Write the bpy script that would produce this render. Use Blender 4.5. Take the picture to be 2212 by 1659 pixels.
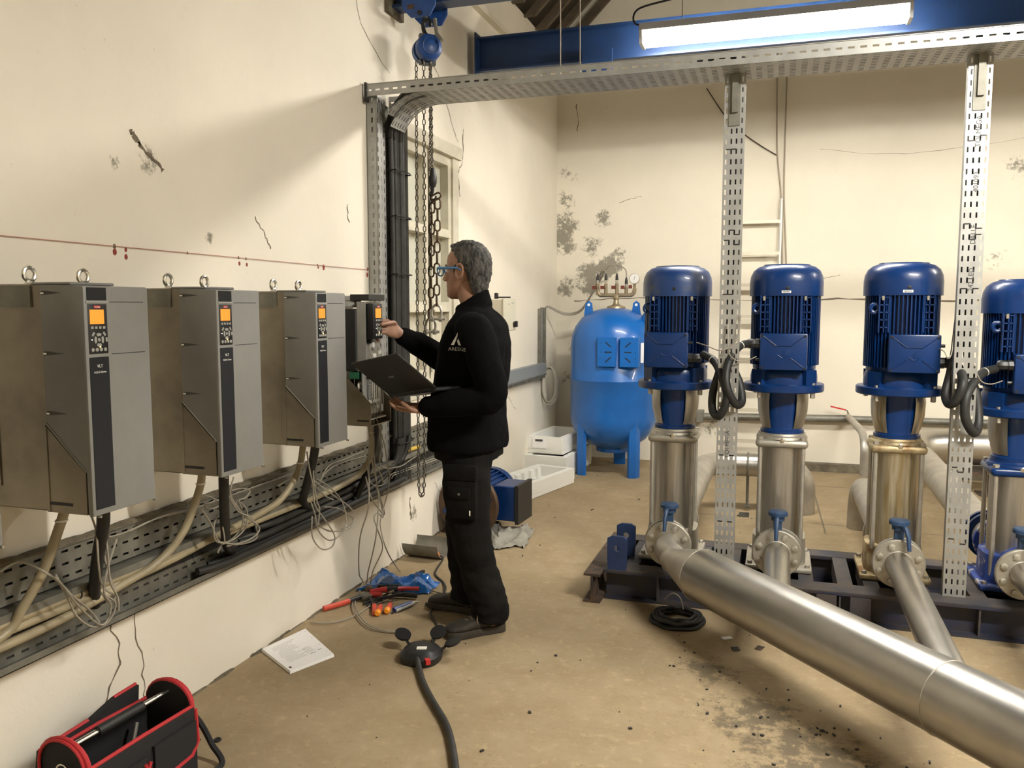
import bpy, bmesh, math, random
from mathutils import Vector, Matrix, noise, Euler
random.seed(7)
scene = bpy.context.scene
for o in list(bpy.data.objects):
    bpy.data.objects.remove(o, do_unlink=True)
COL = scene.collection
V = Vector
PI = math.pi
R = math.radians

# ------------------------------------------------------------------ camera
cd = bpy.data.cameras.new('camera')
cam = bpy.data.objects.new('camera', cd)
COL.objects.link(cam)
cd.sensor_width = 36.0
cd.lens = 1790.0 / 2212.0 * 36.0
cd.clip_start = 0.05
cam.location = (0, 0, 1.5)
cam.rotation_euler = (R(90 - 5.346), 0, R(17.85))
scene.camera = cam
# ------------------------------------------------------------------ world, exposure
w = bpy.data.worlds.new('world')
scene.world = w
w.use_nodes = True
w.node_tree.nodes['Background'].inputs[0].default_value = (0.02, 0.02, 0.022, 1)
w.node_tree.nodes['Background'].inputs[1].default_value = 0.3
scene.view_settings.view_transform = 'Standard'
scene.view_settings.look = 'None'
scene.view_settings.exposure = 1.28
scene.view_settings.gamma = 1.0
scene.view_settings.use_curve_mapping = False
LAMP_A = 50.0     # emission of the tube fixture in view and the added fill lamp
LAMP_B = 135.0     # emission of the fixtures above and behind the camera
LAMPCOL = (1.0, 0.955, 0.865)

# ------------------------------------------------------------------ materials
MATS = {}
def mat(name, col, rough=0.5, metal=0.0, var=0.0, scale=8.0, bump=0.0, bscale=40.0, col2=None, spec=0.5,
        coat=0.0, stretch=None, emit=None, estr=0.0, alpha=1.0, trans=0.0, rvar=0.0, sheen=0.0, thr=None):
    if name in MATS: return MATS[name]
    m = bpy.data.materials.new(name); m.use_nodes = True
    nt = m.node_tree; N = nt.nodes; L = nt.links
    b = N['Principled BSDF']
    b.inputs['Base Color'].default_value = (*col, 1)
    b.inputs['Roughness'].default_value = rough
    b.inputs['Metallic'].default_value = metal
    b.inputs['Specular IOR Level'].default_value = spec
    b.inputs['Coat Weight'].default_value = coat
    b.inputs['Alpha'].default_value = alpha
    b.inputs['Transmission Weight'].default_value = trans
    b.inputs['Sheen Weight'].default_value = sheen
    if emit:
        b.inputs['Emission Color'].default_value = (*emit, 1)
        b.inputs['Emission Strength'].default_value = estr
    if var > 0 or bump > 0 or rvar > 0:
        tc = N.new('ShaderNodeTexCoord'); mp = N.new('ShaderNodeMapping')
        L.new(tc.outputs['Object'], mp.inputs[0])
        if stretch: mp.inputs['Scale'].default_value = stretch
        n1 = N.new('ShaderNodeTexNoise'); n1.inputs['Scale'].default_value = scale
        n1.inputs['Detail'].default_value = 6; n1.inputs['Roughness'].default_value = 0.6
        L.new(mp.outputs[0], n1.inputs['Vector'])
        if var > 0:
            r = N.new('ShaderNodeValToRGB')
            lo, hi = thr if thr else (0.35, 0.68)
            r.color_ramp.elements[0].position = lo; r.color_ramp.elements[1].position = hi
            c2 = col2 if col2 else tuple(c * (1 - var) for c in col)
            r.color_ramp.elements[0].color = (*c2, 1); r.color_ramp.elements[1].color = (*col, 1)
            L.new(n1.outputs['Fac'], r.inputs[0]); L.new(r.outputs[0], b.inputs['Base Color'])
        if rvar > 0:
            mr = N.new('ShaderNodeMapRange'); mr.inputs[3].default_value = max(0.02, rough - rvar); mr.inputs[4].default_value = rough + rvar
            L.new(n1.outputs['Fac'], mr.inputs[0]); L.new(mr.outputs[0], b.inputs['Roughness'])
        if bump > 0:
            n2 = N.new('ShaderNodeTexNoise'); n2.inputs['Scale'].default_value = bscale; n2.inputs['Detail'].default_value = 5
            L.new(mp.outputs[0], n2.inputs['Vector'])
            bp = N.new('ShaderNodeBump'); bp.inputs['Strength'].default_value = bump; bp.inputs['Distance'].default_value = 0.01
            L.new(n2.outputs['Fac'], bp.inputs['Height']); L.new(bp.outputs[0], b.inputs['Normal'])
    MATS[name] = m
    return m

def stained(name, base, stains, rough=0.85, var=0.1, speck=0.0, bump=0.25, floor=False, dark=(0.16, 0.145, 0.11)):
    """plaster / concrete; stains = [(x, y, z, radius, strength)] patches of mould or dirt with ragged edges"""
    m = bpy.data.materials.new(name); m.use_nodes = True
    nt = m.node_tree; N = nt.nodes; L = nt.links
    b = N['Principled BSDF']; b.inputs['Roughness'].default_value = rough; b.inputs['Specular IOR Level'].default_value = 0.25
    g = N.new('ShaderNodeNewGeometry')
    def nz(scale, det=6, ro=0.6):
        n = N.new('ShaderNodeTexNoise'); n.inputs['Scale'].default_value = scale
        n.inputs['Detail'].default_value = det; n.inputs['Roughness'].default_value = ro
        L.new(g.outputs['Position'], n.inputs['Vector']); return n.outputs['Fac']
    def ramp(src, a, c, ca, cb):
        r = N.new('ShaderNodeValToRGB'); r.color_ramp.elements[0].position = a; r.color_ramp.elements[1].position = c
        r.color_ramp.elements[0].color = (*ca, 1); r.color_ramp.elements[1].color = (*cb, 1)
        L.new(src, r.inputs[0]); return r.outputs[0]
    def mix(f, a, c):
        x = N.new('ShaderNodeMix'); x.data_type = 'RGBA'
        for s, d in ((f, x.inputs[0]), (a, x.inputs[6]), (c, x.inputs[7])):
            if isinstance(s, tuple): d.default_value = (*s, 1)
            elif isinstance(s, float): d.default_value = s
            else: L.new(s, d)
        return x.outputs[2]
    def mth(op, a, c=None):
        x = N.new('ShaderNodeMath'); x.operation = op; x.use_clamp = op in ('ADD', 'MULTIPLY', 'SUBTRACT')
        for s, d in ((a, x.inputs[0]), (c, x.inputs[1])):
            if s is None: continue
            if isinstance(s, float): d.default_value = s
            else: L.new(s, d)
        return x.outputs[0]
    big = nz(1.3, 5, 0.55)
    c = ramp(big, 0.3, 0.7, tuple(v * (1 - var) for v in base), base)
    if floor:
        c = mix(ramp(nz(5.5, 9, 0.75), 0.42, 0.66, (0, 0, 0), (0.75, 0.75, 0.75)), c, tuple(v * q for v, q in zip(base, (0.72, 0.68, 0.60))))
        c = mix(ramp(nz(21, 6, 0.7), 0.54, 0.70, (0, 0, 0), (0.55, 0.55, 0.55)), c, tuple(v * q for v, q in zip(base, (1.35, 1.32, 1.25))))
        c = mix(ramp(nz(0.9, 5, 0.6), 0.48, 0.70, (0, 0, 0), (0.6, 0.6, 0.6)), c, tuple(v * q for v, q in zip(base, (0.66, 0.62, 0.56))))
        c = mix(ramp(nz(60, 3, 0.5), 0.66, 0.74, (0, 0, 0), (0.5, 0.5, 0.5)), c, (0.08, 0.065, 0.045))
    fine = nz(11.0, 10, 0.8)
    if speck > 0:
        c = mix(ramp(nz(26, 4, 0.6), 0.70, 0.76, (0, 0, 0), (speck * .8, speck * .8, speck * .8)), c, tuple(v * 0.45 for v in base))
        c = mix(ramp(nz(5.0, 6, 0.75), 0.64, 0.72, (0, 0, 0), (speck * .6,) * 3), c, tuple(v * 0.72 for v in base))
    tot = None
    for (x, y, z, rad, st) in stains:
        d = N.new('ShaderNodeVectorMath'); d.operation = 'DISTANCE'
        L.new(g.outputs['Position'], d.inputs[0]); d.inputs[1].default_value = (x, y, z)
        f = mth('SUBTRACT', 1.0, mth('DIVIDE', d.outputs['Value'], float(rad)))
        f = mth('MULTIPLY', f, float(st))
        tot = f if tot is None else mth('MAXIMUM', tot, f)
    if tot is not None:
        s = mth('ADD', tot, mth('SUBTRACT', fine, 0.5))
        k = N.new('ShaderNodeMath'); k.operation = 'ADD'; k.inputs[1].default_value = -0.5; L.new(fine, k.inputs[0])
        k2 = N.new('ShaderNodeMath'); k2.operation = 'MULTIPLY'; k2.inputs[1].default_value = 5.0; L.new(k.outputs[0], k2.inputs[0])
        k4 = N.new('ShaderNodeMath'); k4.operation = 'ADD'; k4.inputs[1].default_value = 0.95; L.new(k2.outputs[0], k4.inputs[0])
        k3 = N.new('ShaderNodeMath'); k3.operation = 'MULTIPLY'; L.new(tot, k3.inputs[0]); L.new(k4.outputs[0], k3.inputs[1])
        c = mix(ramp(k3.outputs[0], 0.42, 0.66, (0, 0, 0), (0.8, 0.8, 0.8)), c, dark)
    L.new(c, b.inputs['Base Color'])
    bp = N.new('ShaderNodeBump'); bp.inputs['Strength'].default_value = bump; bp.inputs['Distance'].default_value = 0.01
    L.new(nz(14 if not floor else 30, 8, 0.7), bp.inputs['Height']); L.new(bp.outputs[0], b.inputs['Normal'])
    return m

plasterL = stained('plaster_left', (0.82, 0.765, 0.655), [
    (-2.12, 5.75, 0.15, 0.42, 1.0), (-2.12, 5.2, 0.10, 0.22, 0.8), (-2.12, 2.43, 2.02, 0.09, 1.0), (-2.12, 2.28, 1.98, 0.05, 0.9),
    (-2.12, 7.75, 0.95, 0.25, 0.55), (-2.12, 7.95, 0.6, 0.2, 0.6), (-2.12, 4.62, 0.22, 0.1, 0.8), (-2.12, 4.75, 0.36, 0.06, 0.8),
    (-2.12, 2.75, 1.76, 0.05, 0.9)], speck=0.5)
plasterB = stained('plaster_back', (0.78, 0.725, 0.605), [
    (-2.07, 8.04, 2.28, 0.28, 1.0), (-2.07, 8.04, 2.15, 0.24, 1.2), (-2.03, 8.04, 2.55, 0.2, .8), (-1.66, 8.04, 2.35, 0.16, 0.95), (-1.60, 8.04, 1.88, 0.2, 1.25), (-1.78, 8.04, 1.78, 0.26, 1.2), (-1.78, 8.04, 2.1, .25, .75),
    (-1.80, 8.04, 1.74, 0.2, 1.0), (-1.50, 8.04, 2.0, 0.18, 0.9), (-2.04, 8.04, 1.7, 0.2, 0.85), (-1.9, 8.04, 1.1, 0.2, 0.7), (-2.0, 8.04, 0.8, 0.25, 0.6),
    (-2.0, 8.04, 2.8, 0.25, 0.6), (1.9, 8.04, 2.7, 0.3, 0.6), (1.75, 8.04, 1.9, 0.25, 0.6), (-0.6, 8.04, 0.35, 0.3, 0.6)], speck=0.4)
plasterO = stained('plaster_other', (0.74, 0.68, 0.55), [], speck=0.3)
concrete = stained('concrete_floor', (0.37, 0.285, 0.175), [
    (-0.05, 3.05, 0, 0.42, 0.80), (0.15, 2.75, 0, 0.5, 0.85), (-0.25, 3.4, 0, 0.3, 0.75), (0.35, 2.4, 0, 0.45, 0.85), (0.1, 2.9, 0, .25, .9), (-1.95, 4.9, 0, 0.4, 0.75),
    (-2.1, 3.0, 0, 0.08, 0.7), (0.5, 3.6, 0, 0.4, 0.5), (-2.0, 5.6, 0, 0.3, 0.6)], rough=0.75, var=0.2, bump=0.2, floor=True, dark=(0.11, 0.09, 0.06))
galv = mat('galvanised_steel', (0.40, 0.40, 0.38), 0.45, 0.5, var=0.18, scale=14, rvar=0.1)
galvd = mat('dusty_galvanised_steel', (0.26, 0.25, 0.21), 0.55, 0.5, var=0.4, scale=9, rvar=0.1)
steel = mat('brushed_stainless', (0.50, 0.475, 0.43), 0.40, 1.0, var=0.22, scale=6, stretch=(12, 12, 0.6), rvar=0.09)
steelp = mat('pipe_stainless', (0.52, 0.50, 0.46), 0.345, 1.0, var=0.22, scale=3, rvar=0.04)
steelm = mat('matt_stainless', (0.52, 0.49, 0.43), 0.52, 0.8, var=0.25, scale=9)
castst = mat('cast_stainless', (0.50, 0.47, 0.40), 0.5, 0.75, var=0.25, scale=12, bump=0.1, bscale=80)
caststy = mat('stained_cast_stainless', (0.52, 0.44, 0.27), 0.5, 0.6, var=0.5, scale=9, col2=(0.20, 0.11, 0.04), thr=(0.36, 0.55))
steely = mat('streaked_stainless', (0.60, 0.56, 0.46), 0.36, 0.9, var=0.4, scale=5, col2=(0.36, 0.28, 0.14), stretch=(8, 8, 0.7))
drvst = mat('drive_stainless', (0.34, 0.30, 0.235), 0.42, 0.85, var=0.35, scale=5, rvar=0.1)
chrome = mat('zinc_plated', (0.72, 0.70, 0.64), 0.25, 1.0)
bluem = mat('motor_blue', (0.003, 0.031, 0.140), 0.33, 0.0, var=0.3, scale=7, coat=0.1, spec=0.35, rvar=0.03)
bluemd = mat('dusty_motor_blue', (0.006, 0.036, 0.145), 0.42, 0.0, var=0.6, scale=6, col2=(0.10, 0.095, 0.06), thr=(0.30, 0.46), coat=0.2)
bluew = mat('worn_blue_paint', (0.020, 0.055, 0.26), 0.45, 0.0, var=0.6, scale=16, col2=(0.42, 0.40, 0.36), thr=(0.40, 0.47))
blueb = mat('beam_blue', (0.010, 0.040, 0.13), 0.5, 0.0, var=0.3, scale=4)
blueh = mat('hoist_blue', (0.015, 0.075, 0.30), 0.4, 0.0, var=0.4, scale=18)
bluet = mat('tank_blue', (0.006, 0.125, 0.46), 0.32, 0.0, var=0.22, scale=3, coat=0.2)
bluev = mat('valve_blue', (0.022, 0.060, 0.140), 0.5, 0.0, var=0.3, scale=20)
greyp = mat('grey_cover_plastic', (0.215, 0.212, 0.200), 0.5, 0.0, var=0.06, scale=20)
greyl = mat('light_grey_plastic', (0.33, 0.33, 0.31), 0.45)
darkp = mat('dark_panel_plastic', (0.013, 0.014, 0.017), 0.5, spec=0.3)
blackp = mat('black_plastic', (0.012, 0.012, 0.013), 0.45)
blackr = mat('black_rubber', (0.016, 0.016, 0.015), 0.55, var=0.3, scale=10)
blackg = mat('dusty_black_cable', (0.035, 0.034, 0.030), 0.6, var=0.5, scale=12)
redp = mat('red_plastic', (0.50, 0.03, 0.03), 0.4)
orap = mat('orange_plastic', (0.80, 0.20, 0.03), 0.4)
redo = mat('orange_red_grip', (0.62, 0.07, 0.035), 0.45, var=0.2, scale=30)
beige = mat('beige_conduit', (0.38, 0.32, 0.205), 0.45, var=0.25, scale=8)
wirew = mat('grey_white_wire', (0.34, 0.31, 0.25), 0.5, var=0.15, scale=10)
white = mat('white_paint', (0.75, 0.73, 0.66), 0.5)
whitem = mat('marking_white', (0.8, 0.8, 0.78), 0.5)
cream = mat('cream_box', (0.60, 0.57, 0.46), 0.45)
wood = mat('painted_window_wood', (0.66, 0.62, 0.50), 0.55, var=0.2, scale=7, bump=0.1)
pane = mat('whitewashed_pane', (0.60, 0.60, 0.51), 0.25, var=0.15, scale=5)
rust = mat('rusty_steel', (0.12, 0.075, 0.045), 0.7, 0.3, var=0.6, scale=14, col2=(0.035, 0.03, 0.028))
chainr = mat('rusty_chain', (0.14, 0.085, 0.05), 0.55, 0.6, var=0.5, scale=30)
chaing = mat('grey_chain', (0.22, 0.20, 0.16), 0.45, 0.8, var=0.4, scale=30)
skidb = mat('skid_dark_blue', (0.012, 0.022, 0.060), 0.55, var=0.5, scale=6, col2=(0.04, 0.03, 0.02))
skidr = mat('skid_rusty_top', (0.085, 0.065, 0.05), 0.7, 0.1, var=0.5, scale=10, col2=(0.035, 0.037, 0.05))
lugb = mat('lug_blue', (0.014, 0.035, 0.11), 0.5, var=0.3, scale=12)
poly = mat('polystyrene', (0.80, 0.79, 0.74), 0.8, bump=0.15, bscale=120)
paper = mat('paper', (0.86, 0.84, 0.83), 0.7)
ink = mat('print_ink', (0.05, 0.05, 0.05), 0.7)
inkl = mat('pale_print', (0.50, 0.49, 0.48), 0.7)
bagb = mat('blue_film', (0.03, 0.17, 0.55), 0.15, var=0.3, scale=30, coat=0.5)
cloth = mat('grey_rag', (0.33, 0.31, 0.26), 0.9, var=0.5, scale=12, bump=0.4, bscale=30)
bagk = mat('black_canvas', (0.012, 0.012, 0.013), 0.85, bump=0.2, bscale=300)
bagr = mat('red_webbing', (0.48, 0.025, 0.03), 0.7)
skin = mat('skin', (0.33, 0.175, 0.11), 0.5, var=0.15, scale=25)
hairm = mat('grey_hair', (0.10, 0.092, 0.08), 0.75, var=0.7, scale=60, bump=1.0, bscale=120, stretch=(1, 1, 0.35), col2=(0.014, 0.013, 0.012), thr=(0.40, 0.66))
fleece = mat('black_fleece', (0.0045, 0.0045, 0.0048), 0.95, bump=0.3, bscale=120, spec=0.05)
trou = mat('black_trousers', (0.0065, 0.0062, 0.006), 0.9, var=0.4, scale=6, bump=0.25, bscale=60, col2=(0.013, 0.0125, 0.0115), spec=0.08)
bootm = mat('work_shoe', (0.038, 0.031, 0.022), 0.75, var=0.5, scale=25, bump=0.3, bscale=80)
solem = mat('shoe_sole', (0.05, 0.04, 0.028), 0.8, var=0.4, scale=20)
lace = mat('lace', (0.16, 0.12, 0.07), 0.8)
glass_b = mat('blue_glasses', (0.06, 0.20, 0.42), 0.35)
lens = mat('clear_lens', (0.95, 0.97, 0.97), 0.02, alpha=0.18)
scr_on = mat('amber_screen', (0.10, 0.03, 0.0), 0.5, emit=(1.0, 0.34, 0.03), estr=0.46)
led_y = mat('amber_led', (1, 0.6, 0.1), 0.4, emit=(1.0, 0.6, 0.12), estr=3.0)
led_w = mat('white_led', (1, 1, 0.9), 0.4, emit=(0.9, 1.0, 0.85), estr=1.5)
redl = mat('red_mark', (0.26, 0.04, 0.03), 0.7)
strg = mat('red_string', (0.48, 0.20, 0.15), 0.8)
crackm = mat('crack_dark', (0.16, 0.13, 0.09), 0.9)
timber = mat('roof_timber', (0.15, 0.115, 0.075), 0.8, var=0.5, scale=5, bump=0.2)
timberd = mat('roof_boards', (0.065, 0.052, 0.038), 0.85, var=0.4, scale=5)
yellow = mat('yellow_tube', (0.60, 0.40, 0.06), 0.45)
rope = mat('grey_rope', (0.34, 0.29, 0.22), 0.85)
alu = mat('ladder_aluminium', (0.62, 0.60, 0.54), 0.4, 0.6)
alud = mat('ladder_rung', (0.58, 0.53, 0.42), 0.5, 0.3)
brass = mat('dull_brass', (0.40, 0.33, 0.22), 0.45, 0.7, var=0.3, scale=30)
kerbm = mat('raw_kerb', (0.19, 0.16, 0.11), 0.9, var=0.5, scale=12, bump=0.5)
pcbg = mat('circuit_green', (0.02, 0.12, 0.06), 0.4)
brownd = mat('brown_disc', (0.10, 0.055, 0.03), 0.55, 0.2, var=0.4, scale=12)
tubem = mat('lit_diffuser', (0.9, 0.9, 0.88), 0.4, emit=LAMPCOL, estr=LAMP_A)
tubeb = mat('lit_diffuser_dim', (0.9, 0.9, 0.88), 0.4, emit=LAMPCOL, estr=LAMP_B)
lampbody = mat('lamp_body', (0.55, 0.55, 0.52), 0.5)

# ------------------------------------------------------------------ mesh building
ROOT = {}       # object name -> world location of its origin
class MB:
    def __init__(s): s.v = []; s.f = []; s.M = None
    def _add(s, vs, fs):
        k = len(s.v)
        if s.M is not None: vs = [s.M @ V(p) for p in vs]
        s.v += [tuple(p) for p in vs]; s.f += [tuple(i + k for i in f) for f in fs]
        return s
    def box(s, x0, x1, y0, y1, z0, z1):
        vs = [(x, y, z) for x in (x0, x1) for y in (y0, y1) for z in (z0, z1)]
        return s._add(vs, [(0, 1, 3, 2), (4, 6, 7, 5), (0, 4, 5, 1), (2, 3, 7, 6), (0, 2, 6, 4), (1, 5, 7, 3)])
    def cbox(s, c, sz, rot=None):
        q = MB().box(-sz[0] / 2, sz[0] / 2, -sz[1] / 2, sz[1] / 2, -sz[2] / 2, sz[2] / 2)
        m = Matrix.Translation(V(c)) @ (Euler(rot).to_matrix().to_4x4() if rot else Matrix())
        return s._add([m @ V(p) for p in q.v], q.f)
    def rbox(s, x0, x1, y0, y1, z0, z1, r=0.01, seg=2):
        bm = bmesh.new(); bmesh.ops.create_cube(bm, size=1)
        for p in bm.verts:
            p.co = V((x0 + (p.co.x + .5) * (x1 - x0), y0 + (p.co.y + .5) * (y1 - y0), z0 + (p.co.z + .5) * (z1 - z0)))
        bmesh.ops.bevel(bm, geom=bm.edges[:], offset=r, segments=seg, profile=0.5, affect='EDGES')
        return s.frombm(bm)
    def frombm(s, bm):
        bm.verts.index_update()
        s._add([p.co.copy() for p in bm.verts], [[q.index for q in f.verts] for f in bm.faces]); bm.free(); return s
    def prism(s, poly, axis, a, b, bevel=0.0):
        """poly = 2-D points in the plane normal to axis ('x': (y,z), 'y': (x,z), 'z': (x,y)) extruded a..b"""
        def p3(p, t): return {'x': (t, p[0], p[1]), 'y': (p[0], t, p[1]), 'z': (p[0], p[1], t)}[axis]
        n = len(poly)
        if bevel > 0:
            bm = bmesh.new()
            va = [bm.verts.new(p3(p, a)) for p in poly]; vb = [bm.verts.new(p3(p, b)) for p in poly]
            bm.faces.new(va); bm.faces.new(vb[::-1])
            for i in range(n): bm.faces.new((va[i], vb[i], vb[(i + 1) % n], va[(i + 1) % n]))
            bmesh.ops.recalc_face_normals(bm, faces=bm.faces[:])
            bmesh.ops.bevel(bm, geom=bm.edges[:], offset=bevel, segments=2, profile=0.5, affect='EDGES')
            return s.frombm(bm)
        return s._add([p3(p, a) for p in poly] + [p3(p, b) for p in poly],
                      [tuple(range(n))[::-1], tuple(range(n, 2 * n))] + [(i, (i + 1) % n, n + (i + 1) % n, n + i) for i in range(n)])
    def lathe(s, prof, o=(0, 0, 0), ax='z', seg=32, a0=0.0, a1=2 * PI, cap=True):
        """prof = [(r, h)] along the axis from origin o"""
        full = abs(a1 - a0 - 2 * PI) < 1e-6
        n = seg if full else seg + 1
        vs = []
        for r, h in prof:
            for i in range(n):
                a = a0 + (a1 - a0) * i / seg
                c, d = r * math.cos(a), r * math.sin(a)
                p = {'z': (c, d, h), 'x': (h, c, d), 'y': (d, h, c)}[ax]
                vs.append((p[0] + o[0], p[1] + o[1], p[2] + o[2]))
        fs = []
        for j in range(len(prof) - 1):
            for i in range(n if full else n - 1):
                k = (i + 1) % n
                fs.append((j * n + i, j * n + k, (j + 1) * n + k, (j + 1) * n + i))
        if cap and full:
            if prof[0][0] > 1e-5: fs.append(tuple(range(n))[::-1])
            if prof[-1][0] > 1e-5: fs.append(tuple((len(prof) - 1) * n + i for i in range(n)))
        return s._add(vs, fs)
    def cyl(s, p, q, r, seg=16, r2=None):
        return s.tube([p, q], [r, r if r2 is None else r2], seg)
    def tube(s, pts, r, seg=8, closed=False, cap=True):
        pts = [V(p) for p in pts]
        n = len(pts)
        rs = r if isinstance(r, (list, tuple)) else [r] * n
        T = []
        for i in range(n):
            a = pts[i - 1] if (i > 0 or closed) else pts[i]
            b = pts[(i + 1) % n] if (i < n - 1 or closed) else pts[i]
            d = (b - a)
            T.append(d.normalized() if d.length > 1e-9 else V((0, 0, 1)))
        up = V((0, 0, 1)) if abs(T[0].z) < 0.9 else V((1, 0, 0))
        x = T[0].cross(up).normalized()
        vs = []
        for i in range(n):
            if i > 0:
                x = (x - T[i] * x.dot(T[i]))
                x = x.normalized() if x.length > 1e-6 else T[i].orthogonal().normalized()
            y = T[i].cross(x)
            for k in range(seg):
                a = 2 * PI * k / seg
                vs.append(pts[i] + (x * math.cos(a) + y * math.sin(a)) * rs[i])
        fs = []
        for i in range(n if closed else n - 1):
            j = (i + 1) % n
            for k in range(seg):
                l = (k + 1) % seg
                fs.append((i * seg + k, i * seg + l, j * seg + l, j * seg + k))
        if cap and not closed:
            fs.append(tuple(range(seg))[::-1]); fs.append(tuple((n - 1) * seg + k for k in range(seg)))
        return s._add(vs, fs)
    def ell(s, c, rr, seg=16, rings=10, rot=None):
        m = Matrix.Translation(V(c)) @ (Euler(rot).to_matrix().to_4x4() if rot else Matrix())
        vs = [m @ V((0, 0, -rr[2]))]
        for j in range(1, rings):
            t = -PI / 2 + PI * j / rings
            for i in range(seg):
                a = 2 * PI * i / seg
                vs.append(m @ V((rr[0] * math.cos(t) * math.cos(a), rr[1] * math.cos(t) * math.sin(a), rr[2] * math.sin(t))))
        vs.append(m @ V((0, 0, rr[2])))
        fs = [(0, 1 + (i + 1) % seg, 1 + i) for i in range(seg)]
        for j in range(rings - 2):
            for i in range(seg):
                a = 1 + j * seg; k = (i + 1) % seg
                fs.append((a + i, a + k, a + seg + k, a + seg + i))
        a = 1 + (rings - 2) * seg
        fs += [(a + i, a + (i + 1) % seg, len(vs) - 1) for i in range(seg)]
        return s._add(vs, fs)
    def rings(s, rg, seg=24, cap=True):
        """rg = list of rings, each (centre, x-axis vec, y-axis vec, exponent)"""
        vs = []
        for c, ux, uy, e in rg:
            c, ux, uy = V(c), V(ux), V(uy)
            for i in range(seg):
                a = 2 * PI * i / seg
                ca, sa = math.cos(a), math.sin(a)
                q = (abs(ca) ** e + abs(sa) ** e) ** (-1 / e)
                vs.append(c + ux * ca * q + uy * sa * q)
        n = len(rg); fs = []
        for j in range(n - 1):
            for i in range(seg):
                k = (i + 1) % seg
                fs.append((j * seg + i, j * seg + k, (j + 1) * seg + k, (j + 1) * seg + i))
        if cap:
            fs.append(tuple(range(seg))[::-1]); fs.append(tuple((n - 1) * seg + i for i in range(seg)))
        return s._add(vs, fs)
    def torus(s, c, R0, r, nrm='x', seg=24, sub=10, sc=(1, 1)):
        pts = []
        for i in range(seg):
            a = 2 * PI * i / seg
            u, w_ = R0 * math.cos(a) * sc[0], R0 * math.sin(a) * sc[1]
            pts.append({'x': (0, u, w_), 'y': (u, 0, w_), 'z': (u, w_, 0)}[nrm])
        return s.tube([V(c) + V(p) for p in pts], r, sub, closed=True)
    def sheet(s, fn, nu, nv, cu, cv, su, sv, th=0.0016, skip=None):
        """perforated plate: fn(u, v, h) -> point; nu x nv cells of cu x cv, each with a slot su x sv"""
        for i in range(nu):
            for j in range(nv):
                u0, v0 = i * cu, j * cv; u1, v1 = u0 + cu, v0 + cv
                if skip and skip(i, j):
                    P = [fn(u, v, h) for h in (0, th) for (u, v) in ((u0, v0), (u1, v0), (u1, v1), (u0, v1))]
                    s._add(P, [(3, 2, 1, 0), (4, 5, 6, 7)]); continue
                a0, a1 = (u0 + u1 - su) / 2, (u0 + u1 + su) / 2
                b0, b1 = (v0 + v1 - sv) / 2, (v0 + v1 + sv) / 2
                O = ((u0, v0), (u1, v0), (u1, v1), (u0, v1)); I = ((a0, b0), (a1, b0), (a1, b1), (a0, b1))
                P = [fn(u, v, h) for h in (0, th) for (u, v) in O + I]
                fs = []
                for k in range(4):
                    l = (k + 1) % 4
                    fs += [(k, 4 + k, 4 + l, l), (8 + k, 8 + l, 12 + l, 12 + k), (4 + k, 12 + k, 12 + l, 4 + l)]
                s._add(P, fs)
        return s
    def build(s, name, m, parent=None, smooth=35, origin=None, fix=False):
        me = bpy.data.meshes.new(name)
        if origin is None:
            if parent is not None: origin = ROOT[parent.name]
            else:
                xs = [p[0] for p in s.v]; ys = [p[1] for p in s.v]; zs = [p[2] for p in s.v]
                origin = V(((min(xs) + max(xs)) / 2, (min(ys) + max(ys)) / 2, min(zs)))
        origin = V(origin)
        me.from_pydata([(p[0] - origin.x, p[1] - origin.y, p[2] - origin.z) for p in s.v], [], s.f)
        me.materials.append(m)
        if fix:
            bm = bmesh.new(); bm.from_mesh(me); bmesh.ops.recalc_face_normals(bm, faces=bm.faces[:]); bm.to_mesh(me); bm.free()
        me.update()
        if smooth:
            me.shade_smooth(); me.set_sharp_from_angle(angle=R(smooth))
        o = bpy.data.objects.new(name, me); COL.objects.link(o)
        if parent is not None:
            o.parent = parent; o.location = origin - ROOT[parent.name]
        else: o.location = origin
        ROOT[o.name] = origin
        return o

def tag(o, label=None, cat=None, group=None, kind=None):
    if label: o['label'] = label
    if cat: o['category'] = cat
    if group: o['group'] = group
    if kind: o['kind'] = kind
    return o
def thing(name, label, cat, loc=(0, 0, 0), group=None):
    o = bpy.data.objects.new(name, None); COL.objects.link(o); o.location = loc; o.empty_display_size = 0.05
    ROOT[o.name] = V(loc)
    return tag(o, label, cat, group)
def cat_rom(pts, n=8, closed=False):
    pts = [V(p) for p in pts]; out = []
    m = len(pts)
    for i in range(m if closed else m - 1):
        if closed: p0, p1, p2, p3 = pts[i - 1], pts[i], pts[(i + 1) % m], pts[(i + 2) % m]
        else: p0, p1, p2, p3 = pts[max(i - 1, 0)], pts[i], pts[i + 1], pts[min(i + 2, m - 1)]
        for k in range(n):
            t = k / n
            out.append(0.5 * ((2 * p1) + (p2 - p0) * t + (2 * p0 - 5 * p1 + 4 * p2 - p3) * t * t + (3 * p1 - p0 - 3 * p2 + p3) * t ** 3))
    if not closed: out.append(pts[-1])
    return out
def cable(name, pts, r, m, parent=None, n=8, seg=8, closed=False):
    return MB().tube(cat_rom(pts, n, closed), r, seg, closed).build(name, m, parent, 60)
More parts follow.
